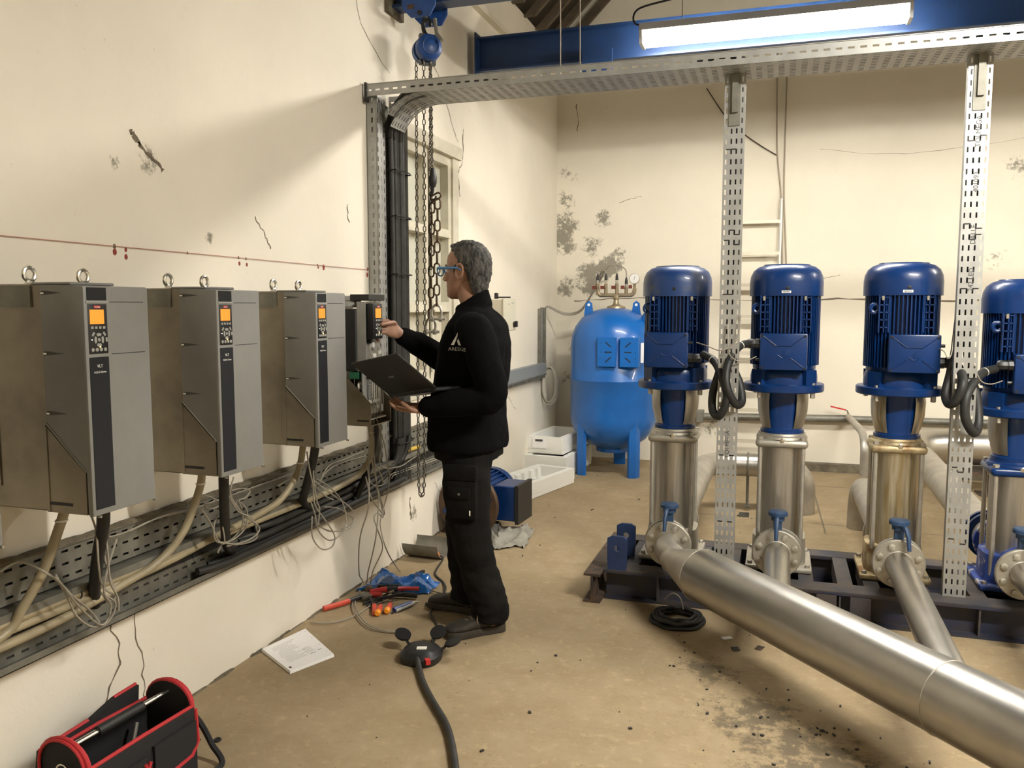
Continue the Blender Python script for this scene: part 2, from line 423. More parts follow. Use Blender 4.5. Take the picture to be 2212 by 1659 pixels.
def text(name, body, size, loc, xdir, ydir, m, parent, depth=0.0006, align='CENTER'):
    c = bpy.data.curves.new(name, 'FONT'); c.body = body; c.size = size; c.align_x = align; c.align_y = 'CENTER'; c.extrude = depth / 2
    c.resolution_u = 3
    t = bpy.data.objects.new(name + '_c', c); COL.objects.link(t)
    dg = bpy.context.evaluated_depsgraph_get()
    me = bpy.data.meshes.new_from_object(t.evaluated_get(dg)); me.name = name
    bpy.data.objects.remove(t, do_unlink=True); bpy.data.curves.remove(c)
    x, y = V(xdir).normalized(), V(ydir).normalized(); z = x.cross(y)
    M = Matrix(((x.x, y.x, z.x, loc[0]), (x.y, y.y, z.y, loc[1]), (x.z, y.z, z.z, loc[2]), (0, 0, 0, 1)))
    org = ROOT[parent.name]
    for p in me.vertices: p.co = (M @ p.co) - org
    me.materials.clear(); me.materials.append(m)
    o = bpy.data.objects.new(name, me); COL.objects.link(o); o.parent = parent; ROOT[o.name] = org
    return o
def remesh(mb, voxel, smooth=4, disp=None):
    """one continuous surface grown over overlapping closed shells; returns MB"""
    me = bpy.data.meshes.new('tmp'); me.from_pydata(mb.v, [], mb.f); me.update()
    bm = bmesh.new(); bm.from_mesh(me); bmesh.ops.recalc_face_normals(bm, faces=bm.faces[:]); bm.to_mesh(me); bm.free()
    o = bpy.data.objects.new('tmp', me); COL.objects.link(o)
    md = o.modifiers.new('r', 'REMESH'); md.mode = 'VOXEL'; md.voxel_size = voxel
    if smooth:
        s = o.modifiers.new('s', 'SMOOTH'); s.factor = 0.5; s.iterations = smooth
    dg = bpy.context.evaluated_depsgraph_get(); dg.update()
    m2 = bpy.data.meshes.new_from_object(o.evaluated_get(dg))
    out = MB()
    nrm = [p.normal.copy() for p in m2.vertices]
    for p in m2.vertices:
        co = p.co.copy()
        if disp: co = co + nrm[p.index] * disp(co)
        out.v.append(tuple(co))
    out.f = [tuple(f.vertices) for f in m2.polygons]
    bpy.data.objects.remove(o, do_unlink=True); bpy.data.meshes.remove(me); bpy.data.meshes.remove(m2)
    return out
def copy_tree(o, parent=None, delta=V((0, 0, 0))):
    c = o.copy(); COL.objects.link(c); c.parent = parent
    if parent is None: c.location = o.location + delta
    ROOT[c.name] = ROOT[o.name] + delta
    for ch in [q for q in o.children]: copy_tree(ch, c, delta)
    return c
# ================================================================== the room
XL, YB, XR, YR = -2.125, 8.05, 4.9, -3.2
EAVE, RIDX, RIDZ = 3.95, 1.3875, 7.46
def struct(o, label=None): o['kind'] = 'structure'; (o.__setitem__('label', label) if label else None); return o
fl = struct(MB().box(XL - .2, XR + .2, YR - .2, YB + .2, -0.2, 0).build('floor', concrete, smooth=0), 'worn ochre concrete floor with dirt and hairline cracks')
WY0, WY1, WZ0, WZ1 = 4.47, 5.32, 0.98, 2.52
wl = MB()
wl.box(XL - .25, XL, YR - .2, WY0, 0, EAVE); wl.box(XL - .25, XL, WY1, YB, 0, EAVE)
wl.box(XL - .25, XL, WY0, WY1, 0, WZ0); wl.box(XL - .25, XL, WY0, WY1, WZ1, EAVE)
wl = struct(wl.build('wall_left', plasterL, smooth=0), 'long cream plaster wall carrying the drives')
wb = struct(MB().prism([(XL - .25, 0), (XR + .2, 0), (XR + .2, EAVE), (RIDX, RIDZ + .2), (XL - .25, EAVE)], 'y', YB, YB + .2).build('wall_back', plasterB, smooth=0), 'cream gable wall at the far end, mouldy near its left corner')
struct(MB().box(XR, XR + .2, YR, YB, 0, EAVE).build('wall_right', plasterO, smooth=0))
struct(MB().prism([(XL - .25, 0), (XR + .2, 0), (XR + .2, EAVE), (RIDX, RIDZ + .2), (XL - .25, EAVE)], 'y', YR - .2, YR).build('wall_rear', plasterO, smooth=0))
# roof: boards on rafters, ridge along the room
ce = MB()
ce.prism([(XL - .25, EAVE), (RIDX, RIDZ), (RIDX, RIDZ + .15), (XL - .25, EAVE + .2)], 'y', YR - .2, YB + .2)
ce.prism([(XR + .25, EAVE), (RIDX, RIDZ), (RIDX, RIDZ + .15), (XR + .25, EAVE + .2)], 'y', YR - .2, YB + .2)
ce = struct(ce.build('ceiling', timberd, smooth=0, fix=True), 'open sloping roof of dark boards on timber rafters')
me = None
k = 0
y = YB - 0.10
while y > 2.6:
    r_ = MB().prism([(XL, EAVE - .02), (XL + .10, EAVE - .02), (RIDX, RIDZ - .12), (RIDX, RIDZ)], 'y', y - .022, y + .022)
    if me is None:
        o = r_.build('rafter', timber, ce, 0, origin=(XL, y, EAVE), fix=True); me = o
    else:
        o = me.copy(); COL.objects.link(o); o.location = V((XL, y, EAVE)) - ROOT[ce.name]
    y -= 0.34; k += 1
MB().box(XL + .0, XL + .05, 3.0, YB, 3.60, 3.64).build('pipe_duct', plasterO, wl, 0)
# raw strip of concrete along the foot of the back wall, and the dirt line at the wall's foot
struct(MB().box(-0.45, XR, YB - .10, YB, 0, .07).build('baseboard_back', kerbm, smooth=0), 'rough unpainted concrete kerb along the foot of the back wall')
# steel floor plates / hatch seams behind the pumps
fp = MB()
for (x0, y0, x1, y1) in ((0.33, 5.75, 0.30, 7.3), (-0.6, 6.05, 0.55, 6.0), (0.95, 5.95, 2.6, 5.9), (0.22, 7.3, 1.0, 7.28)):
    d = V((x1 - x0, y1 - y0, 0)).normalized(); n = V((-d.y, d.x, 0)) * .006
    fp._add([(x0 - n.x, y0 - n.y, .0006), (x0 + n.x, y0 + n.y, .0006), (x1 + n.x, y1 + n.y, .0006), (x1 - n.x, y1 - n.y, .0006)], [(3, 2, 1, 0)])
fp.build('floor_seam', crackm, fl, 0)

# window in the left wall, panes washed over with white
wn = MB()
wx = XL - .06
fr = thing('window_1', 'tall white-painted wooden window with whitewashed panes behind the chains', None, (XL, (WY0 + WY1) / 2, WZ0)); fr['kind'] = 'structure'
o = MB()
o.box(wx - .03, XL + .012, WY0 - .05, WY0 + .05, WZ0 - .05, WZ1 + .06); o.box(wx - .03, XL + .012, WY1 - .05, WY1 + .05, WZ0 - .05, WZ1 + .06)
o.box(wx - .03, XL + .03, WY0 - .08, WY1 + .08, WZ1 - .03, WZ1 + .05); o.box(wx - .03, XL + .012, WY0, WY1, WZ0 - .05, WZ0 + .06)
o.build('window_frame', wood, fr, 0)
mid = (WY0 + WY1) / 2
for sgn in (0, 1):
    a, b_ = (WY0 + .05, mid - .012) if sgn == 0 else (mid + .012, WY1 - .05)
    q = MB()
    q.box(wx - .01, XL - .004, a, a + .05, WZ0 + .06, WZ1 - .03); q.box(wx - .01, XL - .004, b_ - .05, b_, WZ0 + .06, WZ1 - .03)
    for z0, z1 in ((WZ0 + .06, WZ0 + .12), (1.47, 1.53), (1.96, 2.01), (WZ1 - .09, WZ1 - .03)):
        q.box(wx - .01, XL - .002, a + .05, b_ - .05, z0, z1)
    q.box(wx - .005, XL + .012, a + .04, b_ - .04, 1.955, 1.97); q.box(wx - .005, XL + .012, a + .04, b_ - .04, 1.465, 1.48)
    cs = q.build('casement', wood, fr, 0)
    for z0, z1 in ((WZ0 + .12, 1.47), (1.53, 1.96), (2.01, WZ1 - .09)):
        MB().box(wx - .008, wx, a + .05, b_ - .05, z0, z1).build('pane', wood if z0 < 1.2 else pane, cs, 0)
MB().tube([(XL + .012, mid, WZ0 + .1), (XL + .012, mid, WZ1 - .1)], .009, 8).build('espagnolette_rod', wood, fr)

mb = MB(); rr = random.Random(4); y = 1.2
while y < 7.9:
    l_ = rr.uniform(.03, .14); w_ = rr.uniform(.004, .016)
    mb.ell((XL + .002, y, 0), (w_, l_ * .6, rr.uniform(.003, .010)), 7, 4); y += l_ * rr.uniform(.5, 1.6)
mb.build('dirt_line', kerbm, wl)
# cracks in the plaster (narrow fissures)
def fissure(pts, wd, parent, axis, jig=0.012):
    mb = MB(); L = []; rr = random.Random(len(pts) * 17 + int(abs(pts[0][0]) * 100))
    P = cat_rom([(p[0], p[1], 0) for p in pts], 7)
    for i, p in enumerate(P):
        a = (p.x + rr.uniform(-jig, jig), p.y + rr.uniform(-jig, jig) * .5)
        ww = wd * rr.uniform(.25, 1.0)
        L.append((a, ww))
    for i in range(len(L) - 1):
        (a, wa), (c, wc) = L[i], L[i + 1]
        d = V((c[0] - a[0], c[1] - a[1])); d = d.normalized() if d.length > 0 else V((1, 0)); n = V((-d.y, d.x))
        q = [(a[0] - n.x * wa, a[1] - n.y * wa), (a[0] + n.x * wa, a[1] + n.y * wa), (c[0] + n.x * wc, c[1] + n.y * wc), (c[0] - n.x * wc, c[1] - n.y * wc)]
        if axis == 'x': mb._add([(XL + .0012, p[0], p[1]) for p in q], [(0, 1, 2, 3)])
        else: mb._add([(p[0], YB - .0012, p[1]) for p in q], [(0, 1, 2, 3)])
    mb.build('crack', crackm, parent, 0)
for pts, wd in (([(5.50, 2.72), (5.47, 2.5), (5.40, 2.42), (5.42, 2.25)], .008), ([(3.75, 3.35), (3.95, 3.12), (4.05, 2.95), (4.35, 2.8)], .003),
                ([(4.85, 3.02), (5.05, 2.98), (5.3, 2.7), (5.4, 2.62)], .004), ([(2.15, .46), (2.2, .3), (2.12, .15), (2.15, 0.02)], .005), ([(2.27, .44), (2.3, .25), (2.31, .08)], .003),
                ([(4.55, .34), (4.57, .2)], .008), ([(3.05, 1.88), (3.12, 1.80), (3.16, 1.75)], .004), ([(3.85, 2.02), (3.86, 1.93)], .005),
                ([(2.35, 2.1), (2.42, 2.04), (2.5, 1.99)], .012), ([(2.0, 3.0), (2.06, 2.85)], .003), ([(4.95, .35), (5.1, .2), (5.3, .12)], .002), ([(6.5, .75), (6.7, .62)], .004)):
    fissure(pts, wd, wl, 'x')
for pts, wd in (([(-1.95, 1.55), (-1.4, 1.58), (-.7, 1.56), (-.05, 1.55)], .006), ([(.1, 1.54), (.5, 1.57), (1.2, 1.55), (1.9, 1.56)], .009), ([(.3, 2.9), (1.0, 2.82), (1.9, 2.9)], .002),
                ([(-1.93, 3.45), (-1.92, 3.2)], .006), ([(-1.85, 1.15), (-1.8, 1.05)], .012), ([(-1.5, 2.5), (-1.3, 2.55)], .003), ([(.35, 1.75), (.5, 1.78)], .003), ([(1.9, 3.2), (1.95, 2.9)], .005)):
    fissure(pts, wd, wb, 'y')
# barbed-looking loose strand and old cables on the back wall
# red string line and paint dabs marking the drilling height
tag(MB().tube([(XL + .006, 1.0, 1.703), (XL + .006, 4.06, 1.697)], .0013, 6).build('string_line', strg), 'thin red string stretched along the left wall above the drives', 'string')
for (yy, zz, rr) in ((2.26, 1.70, .010), (2.31, 1.692, .009), (2.26, 1.682, .013), (2.31, 1.668, .011), (2.62, 1.70, .006), (2.93, 1.70, .007), (2.98, 1.698, .007), (2.935, 1.676, .010), (2.985, 1.674, .009), (3.545, 1.70, .006),
                     (3.55, 1.688, .009), (3.60, 1.69, .016), (4.055, 1.70, .012), (4.05, 1.67, .015), (1.83, 1.86, .010)):
    MB().ell((XL, yy, zz), (.003, rr * .7, rr * .9), 10, 6).build('paint_dab', redl if zz < 1.695 or rr > .011 else crackm, wl)

# ================================================================== lamps
def tube_lamp(x0, x1, y, z, m, label, wire=False):
    t = thing('fluorescent_lamp', label, 'lamp', ((x0 + x1) / 2, y, z), None)
    prof = [(-.075, .0), (-.062, -.07), (.062, -.07), (.075, .0)]
    MB().prism([(y + p[0], z + p[1]) for p in prof], 'x', x0 + .02, x1 - .02, bevel=.01).build('diffuser', m, t)
    MB().prism([(y - .08, z), (y + .08, z), (y + .07, z + .045), (y - .07, z + .045)], 'x', x0, x1).build('housing', lampbody, t)
    for xx in (x0, x1 - .02):
        MB().prism([(y - .08, z), (y + .08, z), (y + .062, z - .075), (y - .062, z - .075)], 'x', xx, xx + .02).build('end_cap', lampbody, t)
    if wire:
        pts = [(x0 + .06, y, z + .045), (x0 - .04, y, z + .07), (x0 - .02, y + .02, z + .16), (x0 + .2, y + .02, z + .2), (x0 + .36, y, z + .23), (x0 + .38, y, z + .5), (x0 + .38, y, z + 1.2), (x0 + .38, y, 3.9 + (x0 + .38 - XL))]
        cable('supply_cable', pts, .006, blackr, t)
    for xx in (x0 + .25, x1 - .25):
        MB().cyl((xx, y, z + .04), (xx, y, 3.9 + min(xx - XL, 2 * RIDX - XL - xx)), .003, 6).build('hanging_wire', rope, t)
    return t
tube_lamp(-0.868, 0.66, 5.3, 3.178, tubem, 'bright twin fluorescent lamp hanging in front of the long blue beam', True)
tube_lamp(2.5, 4.03, 5.3, 3.178, tubem, 'added fluorescent fill lamp, unseen beyond the right edge in front of the long beam')  # unseen lamp added to flatten the light across the left wall
tube_lamp(1.0, 2.5, 2.0, 3.25, tubeb, 'fluorescent lamp hanging above the discharge pipe, out of view')

# ================================================================== overhead beams
def ibeam(name, x0, x1, y, z0, h, wd, m, label, cat='beam'):
    t = thing(name, label, cat, (x0, y, z0))
    mb = MB(); f = .014
    mb.box(x0, x1, y - wd / 2, y + wd / 2, z0, z0 + f); mb.box(x0, x1, y - wd / 2, y + wd / 2, z0 + h - f, z0 + h); mb.box(x0, x1, y - .006, y + .006, z0 + f, z0 + h - f)
    mb.build('girder', m, t, 0)
    return t
bm1 = ibeam('crane_beam', -2.06, 4.88, 5.66, 3.132, .232, .12, blueb, 'long dark blue steel beam crossing behind the lit lamp')
MB().box(-2.07, -2.058, 5.575, 5.745, 3.11, 3.39).build('end_plate', blueb, bm1, 0)
MB().prism([(-2.122, 3.11), (-2.06, 3.11), (-2.06, 3.05), (-2.122, 3.0)], 'y', 5.62, 5.70).build('wall_bracket', blueb, bm1, 0)
MB().box(-1.30, -1.10, 5.56, 5.60, 3.05, 3.20).build('splice_plate', blueb, bm1, 0)
bm2 = ibeam('hoist_beam', -2.10, 4.88, 4.40, 3.155, .2, .11, blueb, 'blue steel beam at the top edge carrying the chain hoist')
MB().box(-2.124, -2.10, 4.30, 4.50, 3.12, 3.42).build('wall_plate', kerbm, bm2, 0)

# trolley and chain hoist
HX, HY = -1.915, 4.40
tr = thing('beam_trolley', 'blue push trolley riding the beam above the chain hoist', 'trolley', (HX, HY, 3.08))
for sy in (-1, 1):
    pl = [(HX - .11, 3.24), (HX + .09, 3.24), (HX + .09, 3.13), (HX + .055, 3.075), (HX - .055, 3.075), (HX - .11, 3.13)]
    MB().prism(pl, 'y', HY + sy * .085 - .006, HY + sy * .085 + .006, bevel=.002).build('side_plate', blueh, tr)
    for sx in (-.055, .05):
        MB().cyl((HX + sx, HY + sy * .079, 3.19), (HX + sx, HY + sy * .035, 3.19), .03, 16).build('wheel', galvd, tr)
MB().cyl((HX, HY - .1, 3.095), (HX, HY + .1, 3.095), .012, 12).build('cross_bolt', blackp, tr)
MB().box(HX - .075, HX - .035, HY - .093, HY - .0915, 3.12, 3.145).build('maker_plate', rust, tr, 0)
MB().tube([(HX + .07, HY - .05, 3.07), (HX + .08, HY - .05, 2.99), (HX + .115, HY - .06, 2.945)], .011, 8).build('drop_handle', galvd, tr)
ho = thing('chain_hoist', 'blue hand chain hoist hanging by its hook from the trolley', 'hoist', (HX, HY, 2.82))
MB().tube(cat_rom([(HX, HY, 3.00), (HX - .018, HY, 3.03), (HX - .02, HY, 3.07), (HX, HY, 3.092), (HX + .022, HY, 3.07), (HX + .02, HY, 3.045)], 5), [.012] * 24 + [.007] * 2, 8).build('top_hook', blackp, ho)
hb = MB(); d = V((.62, -.78, 0)).normalized()
M0 = Matrix.Translation(V((HX, HY, 2.925))) @ Matrix.Rotation(math.atan2(d.y, d.x), 4, 'Z')
def loc(mb): mb.M = M0; return mb
loc(MB()).lathe([(.0, .085), (.045, .083), (.066, .068), (.072, .05), (.072, .02)], ax='x', seg=32).build('gear_cover', blueh, ho)
loc(MB()).box(-.012, .02, -.045, .045, -.085, .08).build('side_frame', blackp, ho)
loc(MB()).lathe([(.074, -.012), (.074, -.055), (.05, -.06), (0, -.06)], ax='x', seg=32).build('hand_wheel_cover', blueh, ho)
loc(MB()).lathe([(.064, .018), (.064, -.012)], ax='x', seg=24).build('load_sheave', galvd, ho)
loc(MB()).torus((.086, 0, 0), .045, .003, 'x').build('cover_ring', blueh, ho)
def link_mesh(L, Wd, r):
    a = L / 2 - Wd / 2; b_ = Wd / 2 - r
    up = [( -b_ * math.cos(PI * i / 5), 0, a + b_ * math.sin(PI * i / 5)) for i in range(6)]
    dn = [( b_ * math.cos(PI * i / 5), 0, -a - b_ * math.sin(PI * i / 5)) for i in range(6)]
    return MB().tube(up + dn, r, 6, closed=True)
def chain_run(pts, L, Wd, r, twist0=0):
    """joined links along a polyline"""
    base = link_mesh(L, Wd, r); out = MB(); pitch = L - 2 * r
    pts = [V(p) for p in pts]; i = 0; acc = pitch / 2; k = twist0
    for a, b_ in zip(pts[:-1], pts[1:]):
        dd = b_ - a; ln = dd.length; u = dd.normalized()
        while acc < ln:
            c = a + u * acc
            q = V((0, 0, 1)).rotation_difference(u).to_matrix().to_4x4()
            M = Matrix.Translation(c) @ q @ Matrix.Rotation(R(35 + 90 * (k % 2)), 4, 'Z')
            out._add([M @ V(p) for p in base.v], base.f); k += 1; acc += pitch
        acc -= ln
    return out
hc = [(-1.963, 4.36, 2.86), (-1.972, 4.36, 1.5), (-1.975, 4.36, .48), (-1.972, 4.36, .42), (-1.958, 4.36, .395), (-1.944, 4.36, .42), (-1.94, 4.36, .48), (-1.925, 4.36, 1.5), (-1.918, 4.36, 2.86)]
c_ = chain_run(hc, .036, .021, .0033).build('hand_chain', chaing, ho, 60); c_['kind'] = 'stuff'
c_ = chain_run([(-1.888, 4.385, 2.86), (-1.884, 4.385, 2.27)], .030, .021, .0035).build('load_chain', chaing, ho, 60); c_['kind'] = 'stuff'
c_ = chain_run([(-1.905, 4.42, 2.86), (-1.912, 4.42, 1.72)], .030, .021, .0035).build('load_chain', chaing, ho, 60); c_['kind'] = 'stuff'
MB().lathe([(0, 2.165), (.014, 2.168), (.022, 2.19), (.024, 2.22), (.016, 2.245), (.012, 2.275), (0, 2.277)], (-1.880, 4.385, 0), seg=16).build('hook_block', blackp, ho)
MB().tube(cat_rom([(-1.880, 4.385, 2.175), (-1.882, 4.385, 2.145), (-1.892, 4.385, 2.12), (-1.886, 4.385, 2.098), (-1.868, 4.385, 2.1), (-1.862, 4.385, 2.12)], 5), [.009] * 22 + [.006] * 4, 8).build('load_hook', blackp, ho)
sl = thing('chain_sling', 'rusty two-leg lifting chain with shackles hung on the hoist hook', 'chain', (-1.88, 4.385, 1.38))
lk = None
def put_link(c, rz, tilt=0):
    global lk
    if lk is None:
        b0 = link_mesh(.072, .042, .0058); lk = b0.build('link', chainr, sl, 60, origin=(0, 0, 0)); o = lk
    else: o = lk.copy(); COL.objects.link(o)
    o.location = V(c) - ROOT[sl.name]; o.rotation_euler = (0, tilt, rz)
put_link((-1.862, 4.385, 2.115), R(20), R(60))
z = 2.075
for i in range(10): put_link((-1.852 - .0012 * i, 4.385, z), R(25 + 90 * (i % 2))); z -= .0602
zA = z
z = 2.06
for i in range(11): put_link((-1.905 - .0012 * i, 4.425, z), R(25 + 90 * (i % 2))); z -= .0602
def shackle(c):
    c = V(c); s_ = MB()
    s_.tube(cat_rom([c + V((-.024, 0, -.052)), c + V((-.03, 0, -.02)), c + V((-.022, 0, .012)), c + V((0, 0, .026)), c + V((.022, 0, .012)), c + V((.03, 0, -.02)), c + V((.024, 0, -.052))], 5), .0075, 8)
    sh = s_.build('shackle', steelm, sl)
    p = MB(); p.cyl(c + V((-.045, 0, -.054)), c + V((.055, 0, -.054)), .008, 10); p.cyl(c + V((-.036, 0, -.054)), c + V((-.016, 0, -.054)), .016, 12); p.cyl(c + V((.016, 0, -.054)), c + V((.036, 0, -.054)), .016, 12)
    p.build('shackle_pin', steelm, sh)
shackle((-1.864, 4.385, zA + .01)); shackle((-1.918, 4.425, z + .01))
# ================================================================== cable trays
SLX = (.050, .026)
# long overhead tray from the left wall to the posts and beyond
tv = thing('overhead_cable_tray', 'long perforated galvanised cable tray running overhead from the wall to the posts', 'cable tray', (-2.11, 4.03, 2.6))
TX0, TX1, TY0, TY1, TZ = -2.11, 2.99, 4.03, 4.31, 2.60
nx = int((TX1 + 1.80) / .05)
MB().sheet(lambda u, v_, h: (-1.80 + u, TY0 + v_, TZ + h), nx, 11, .05, .28 / 11, .026, .008).build('bottom_plate', galv, tv, 0)
nf = int((TX1 - TX0) / .05)
MB().sheet(lambda u, v_, h: (TX0 + u, TY0 - h, TZ + v_), nf, 1, .05, .06, .027, .009).build('front_flange', galv, tv, 0)
MB().sheet(lambda u, v_, h: (TX0 + u, TY1 + h, TZ + v_), nf, 1, .05, .06, .027, .009).build('rear_flange', galv, tv, 0)
mb = MB(); mb.box(TX0, TX1, TY0 - .006, TY0, TZ + .06, TZ + .063); mb.box(TX0, TX1, TY1, TY1 + .006, TZ + .06, TZ + .063)
mb.build('rolled_edge', galv, tv, 0)
MB().box(TX0, TX0 + .012, TY0 - .01, TY0 + .02, TZ - .03, TZ + .07).build('end_stop', blackp, tv, 0)
# curved drop piece at the wall end
CX, CZ, RR = -1.80, 2.365, .235
na = 11
def arc(u, v_, h, y0, rad):
    a = PI / 2 + u / rad
    return (CX + (rad + h) * math.cos(a), y0 + v_, CZ + (rad + h) * math.sin(a))
MB().sheet(lambda u, v_, h: arc(u, v_, h, TY0 + .10, RR), 6, 6, .045, .03, .026, .008).build('drop_elbow', galv, tv, 0)
MB().sheet(lambda u, v_, h: arc(u, v_, h, TY0 + .02, RR + .006), 5, 4, .045, .03, .026, .008).build('drop_elbow', galv, tv, 0)
# vertical tray on the left wall
vt = thing('cable_riser', 'upright perforated cable tray on the left wall filled with black cables', 'cable tray', (XL, 4.25, .5))
VZ0, VZ1 = .46, 2.64
nz_ = int((VZ1 - VZ0) / .05)
MB().sheet(lambda u, v_, h: (XL + .006 + h, 4.065 + v_, VZ0 + u), nz_, 15, .05, .025, .026, .008).build('back_plate', galvd, vt, 0)
MB().sheet(lambda u, v_, h: (XL + .006 + v_, 4.065 - h, VZ0 + u), nz_, 1, .05, .06, .027, .009).build('side_flange', galv, vt, 0)
MB().sheet(lambda u, v_, h: (XL + .006 + v_, 4.44 + h, VZ0 + u), nz_, 1, .05, .06, .027, .009).build('side_flange', galv, vt, 0)
MB().sheet(lambda u, v_, h: (XL + .060 + h, 4.062 + v_, VZ0 + u), nz_, 2, .05, .035, .027, .009).build('front_strip', galv, vt, 0)
MB().sheet(lambda u, v_, h: (XL + .035 + h, 4.155 + v_, VZ0 + u), nz_, 2, .05, .03, .027, .009).build('front_strip', galv, vt, 0)
cb = thing('riser_cables', 'thick black power cables tied side by side in the upright wall tray', 'cables', (XL + .06, 4.33, .5))
for i, (yy, xx) in enumerate(((4.245, -2.070), (4.280, -2.066), (4.315, -2.070), (4.350, -2.066), (4.385, -2.070), (4.26, -2.099), (4.30, -2.097), (4.34, -2.099), (4.38, -2.097), (4.418, -2.085))):
    rad = CX - xx
    pts = [(xx, yy, .50), (xx, yy, 1.2), (xx + .004, yy, 1.8), (xx, yy, CZ)]
    yt = TY0 + .06 + (yy - 4.245) * .9
    for k in range(1, 7):
        a = PI - PI / 2 * k / 6
        pts.append((CX + rad * math.cos(a), yy + (yt - yy) * k / 6, CZ + rad * math.sin(a)))
    pts += [(-1.2, yt, 2.625), (-.5, yt, 2.62), (.5, yt, 2.62), (1.5, yt, 2.62), (2.8, yt, 2.62)]
    cable('cable', pts, .0155, blackg, cb, 4, 8)
for zz in (.72, 1.06, 1.36, 1.68, 2.0, 2.25):
    MB().tube([(-2.10, 4.232, zz), (-2.03, 4.228, zz), (-2.022, 4.30, zz), (-2.022, 4.38, zz), (-2.04, 4.44, zz), (-2.1, 4.44, zz)], .004, 6).build('cable_tie', blackp, cb)
for (yy, xx) in ((4.08, -1.07), (4.14, -.985)):
    tag(MB().tube([(xx, yy + .03, TZ + .0), (xx - .01, yy + .05, 3.4), (xx - .03, yy + .08, EAVE + (xx - .03 - XL) - .02)], .0028, 6).build('hanging_rope', rope),
        'thin rope holding up the overhead tray, ' + ('left one of the pair' if xx < -1 else 'right one of the pair'), 'rope', 'ropes over the tray')
# posts standing on the pump skid
def post(x, label, txts):
    t = thing('perforated_post', label, 'post', (x, 4.2, .155), 'posts between the pumps')
    n = int((2.60 - .155) / .0475)
    def sk(i, j): return False
    w4 = .096 / 4
    MB().sheet(lambda u, v_, h: (x - .048 + v_, 4.195 - h, .155 + u), n, 4, 2.445 / n, w4, .024, .0075).build('face_plate', galv, t, 0)
    for sx in (-1, 1):
        MB().box(x + sx * .048 - .0008, x + sx * .048 + .0008, 4.195, 4.23, .155, 2.6).build('side_flange', galv, t, 0)
    mb = MB(); mb.box(x - .026, x + .026, 4.187, 4.1925, 2.36, 2.6); mb.box(x - .012, x + .016, 4.172, 4.187, 2.42, 2.6)
    mb.build('tray_bracket', galvd, t, 0)
    mb = MB()
    rr = random.Random(int(x * 100) + 5)
    for i in (5, 12, 20, 21, 29, 34, 35, 43):
        for j in rr.sample((0, 1, 2), 2):
            zc = .155 + (i + rr.choice((.28, .72))) * 2.445 / n
            mb.box(x - .048 + w4 * (j + .5), x - .048 + w4 * (j + 1.5), 4.1925, 4.1932, zc - .003, zc + .003)
    mb.build('punched_tab', blackp, t, 0)
    for body, z in txts:
        text('printed_mark', body, .030, (x + .004, 4.1926, z), (0, 0, 1), (-1, 0, 0), ink, t)
    return t
post(-.233, 'perforated steel post between the first and second pump from the left', [('TOLMEGA', .82), ('401093', 1.25)])
post(.808, 'perforated steel post between the third and fourth pump from the left', [('TOLMEGA', 2.27), ('401093', 2.05), ('DALLE', 1.82), ('242 LED', 1.62)])

# low duct along the left wall under the drives
wd_ = thing('cable_duct', 'long dusty open cable duct along the left wall below the drives', 'cable duct', (XL, 3.3, .455))
D0, D1 = .55, 5.95
nd = int((D1 - D0) / .05)
MB().sheet(lambda u, v_, h: (XL + .022 + h, D0 + u, .640 + v_), nd, 3, .05, .04, .026, .008).build('upper_panel', galvd, wd_, 0)
MB().sheet(lambda u, v_, h: (XL + .012 + h, D0 + u, .46 + v_), nd, 2, .05, .04, .026, .008).build('lower_panel', galvd, wd_, 0)
mb = MB(); mb.box(XL + .002, XL + .035, D0, D1, .758, .764); mb.box(XL + .002, XL + .075, D0, D1, .626, .632); mb.box(XL + .072, XL + .078, D0, D1, .612, .636)
mb.box(XL + .002, XL + .06, D0, D1, .455, .458); mb.box(XL + .057, XL + .06, D0, D1, .455, .478)
mb.build('lip', galvd, wd_, 0)
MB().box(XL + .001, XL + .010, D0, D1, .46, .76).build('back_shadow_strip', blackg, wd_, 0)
mb = MB(); rr = random.Random(3); y = D0
while y < D1:
    mb.ell((XL + .02, y, .766), (.02, .09, .006 + .006 * rr.random()), 8, 5); y += .12
mb.build('dust_ridge', kerbm, wd_)
# pale conduits of the four drives
conds = [
 ('nearest drive', [(-1.980, 1.873, 0.914), (-1.990, 1.855, 0.855), (-2.000, 1.805, 0.745), (-2.030, 1.756, 0.648), (-2.050, 1.694, 0.577)] + [(-2.06, 1.4, .53), (-2.06, .8, .53)]),
 ('second drive', [(-1.960, 2.454, 0.915), (-1.980, 2.458, 0.837), (-2.000, 2.389, 0.700), (-2.030, 2.292, 0.616), (-2.050, 2.151, 0.582)] + [(-2.06, 1.8, .545), (-2.06, 1.1, .555), (-2.06, .7, .555)]),
 ('third drive', [(-1.960, 3.119, 0.902), (-1.980, 3.109, 0.790), (-2.000, 3.011, 0.687), (-2.030, 2.886, 0.644), (-2.050, 2.642, 0.616)] + [(-2.06, 2.2, .585), (-2.06, 1.2, .585), (-2.06, .7, .585)]),
 ('open drive', [(-1.900, 3.615, 0.952), (-1.900, 3.641, 0.856), (-1.950, 3.719, 0.747), (-2.000, 3.711, 0.662), (-2.030, 3.553, 0.622), (-2.050, 3.350, 0.608)] + [(-2.06, 2.6, .607), (-2.06, 1.6, .607), (-2.06, .7, .607)])]
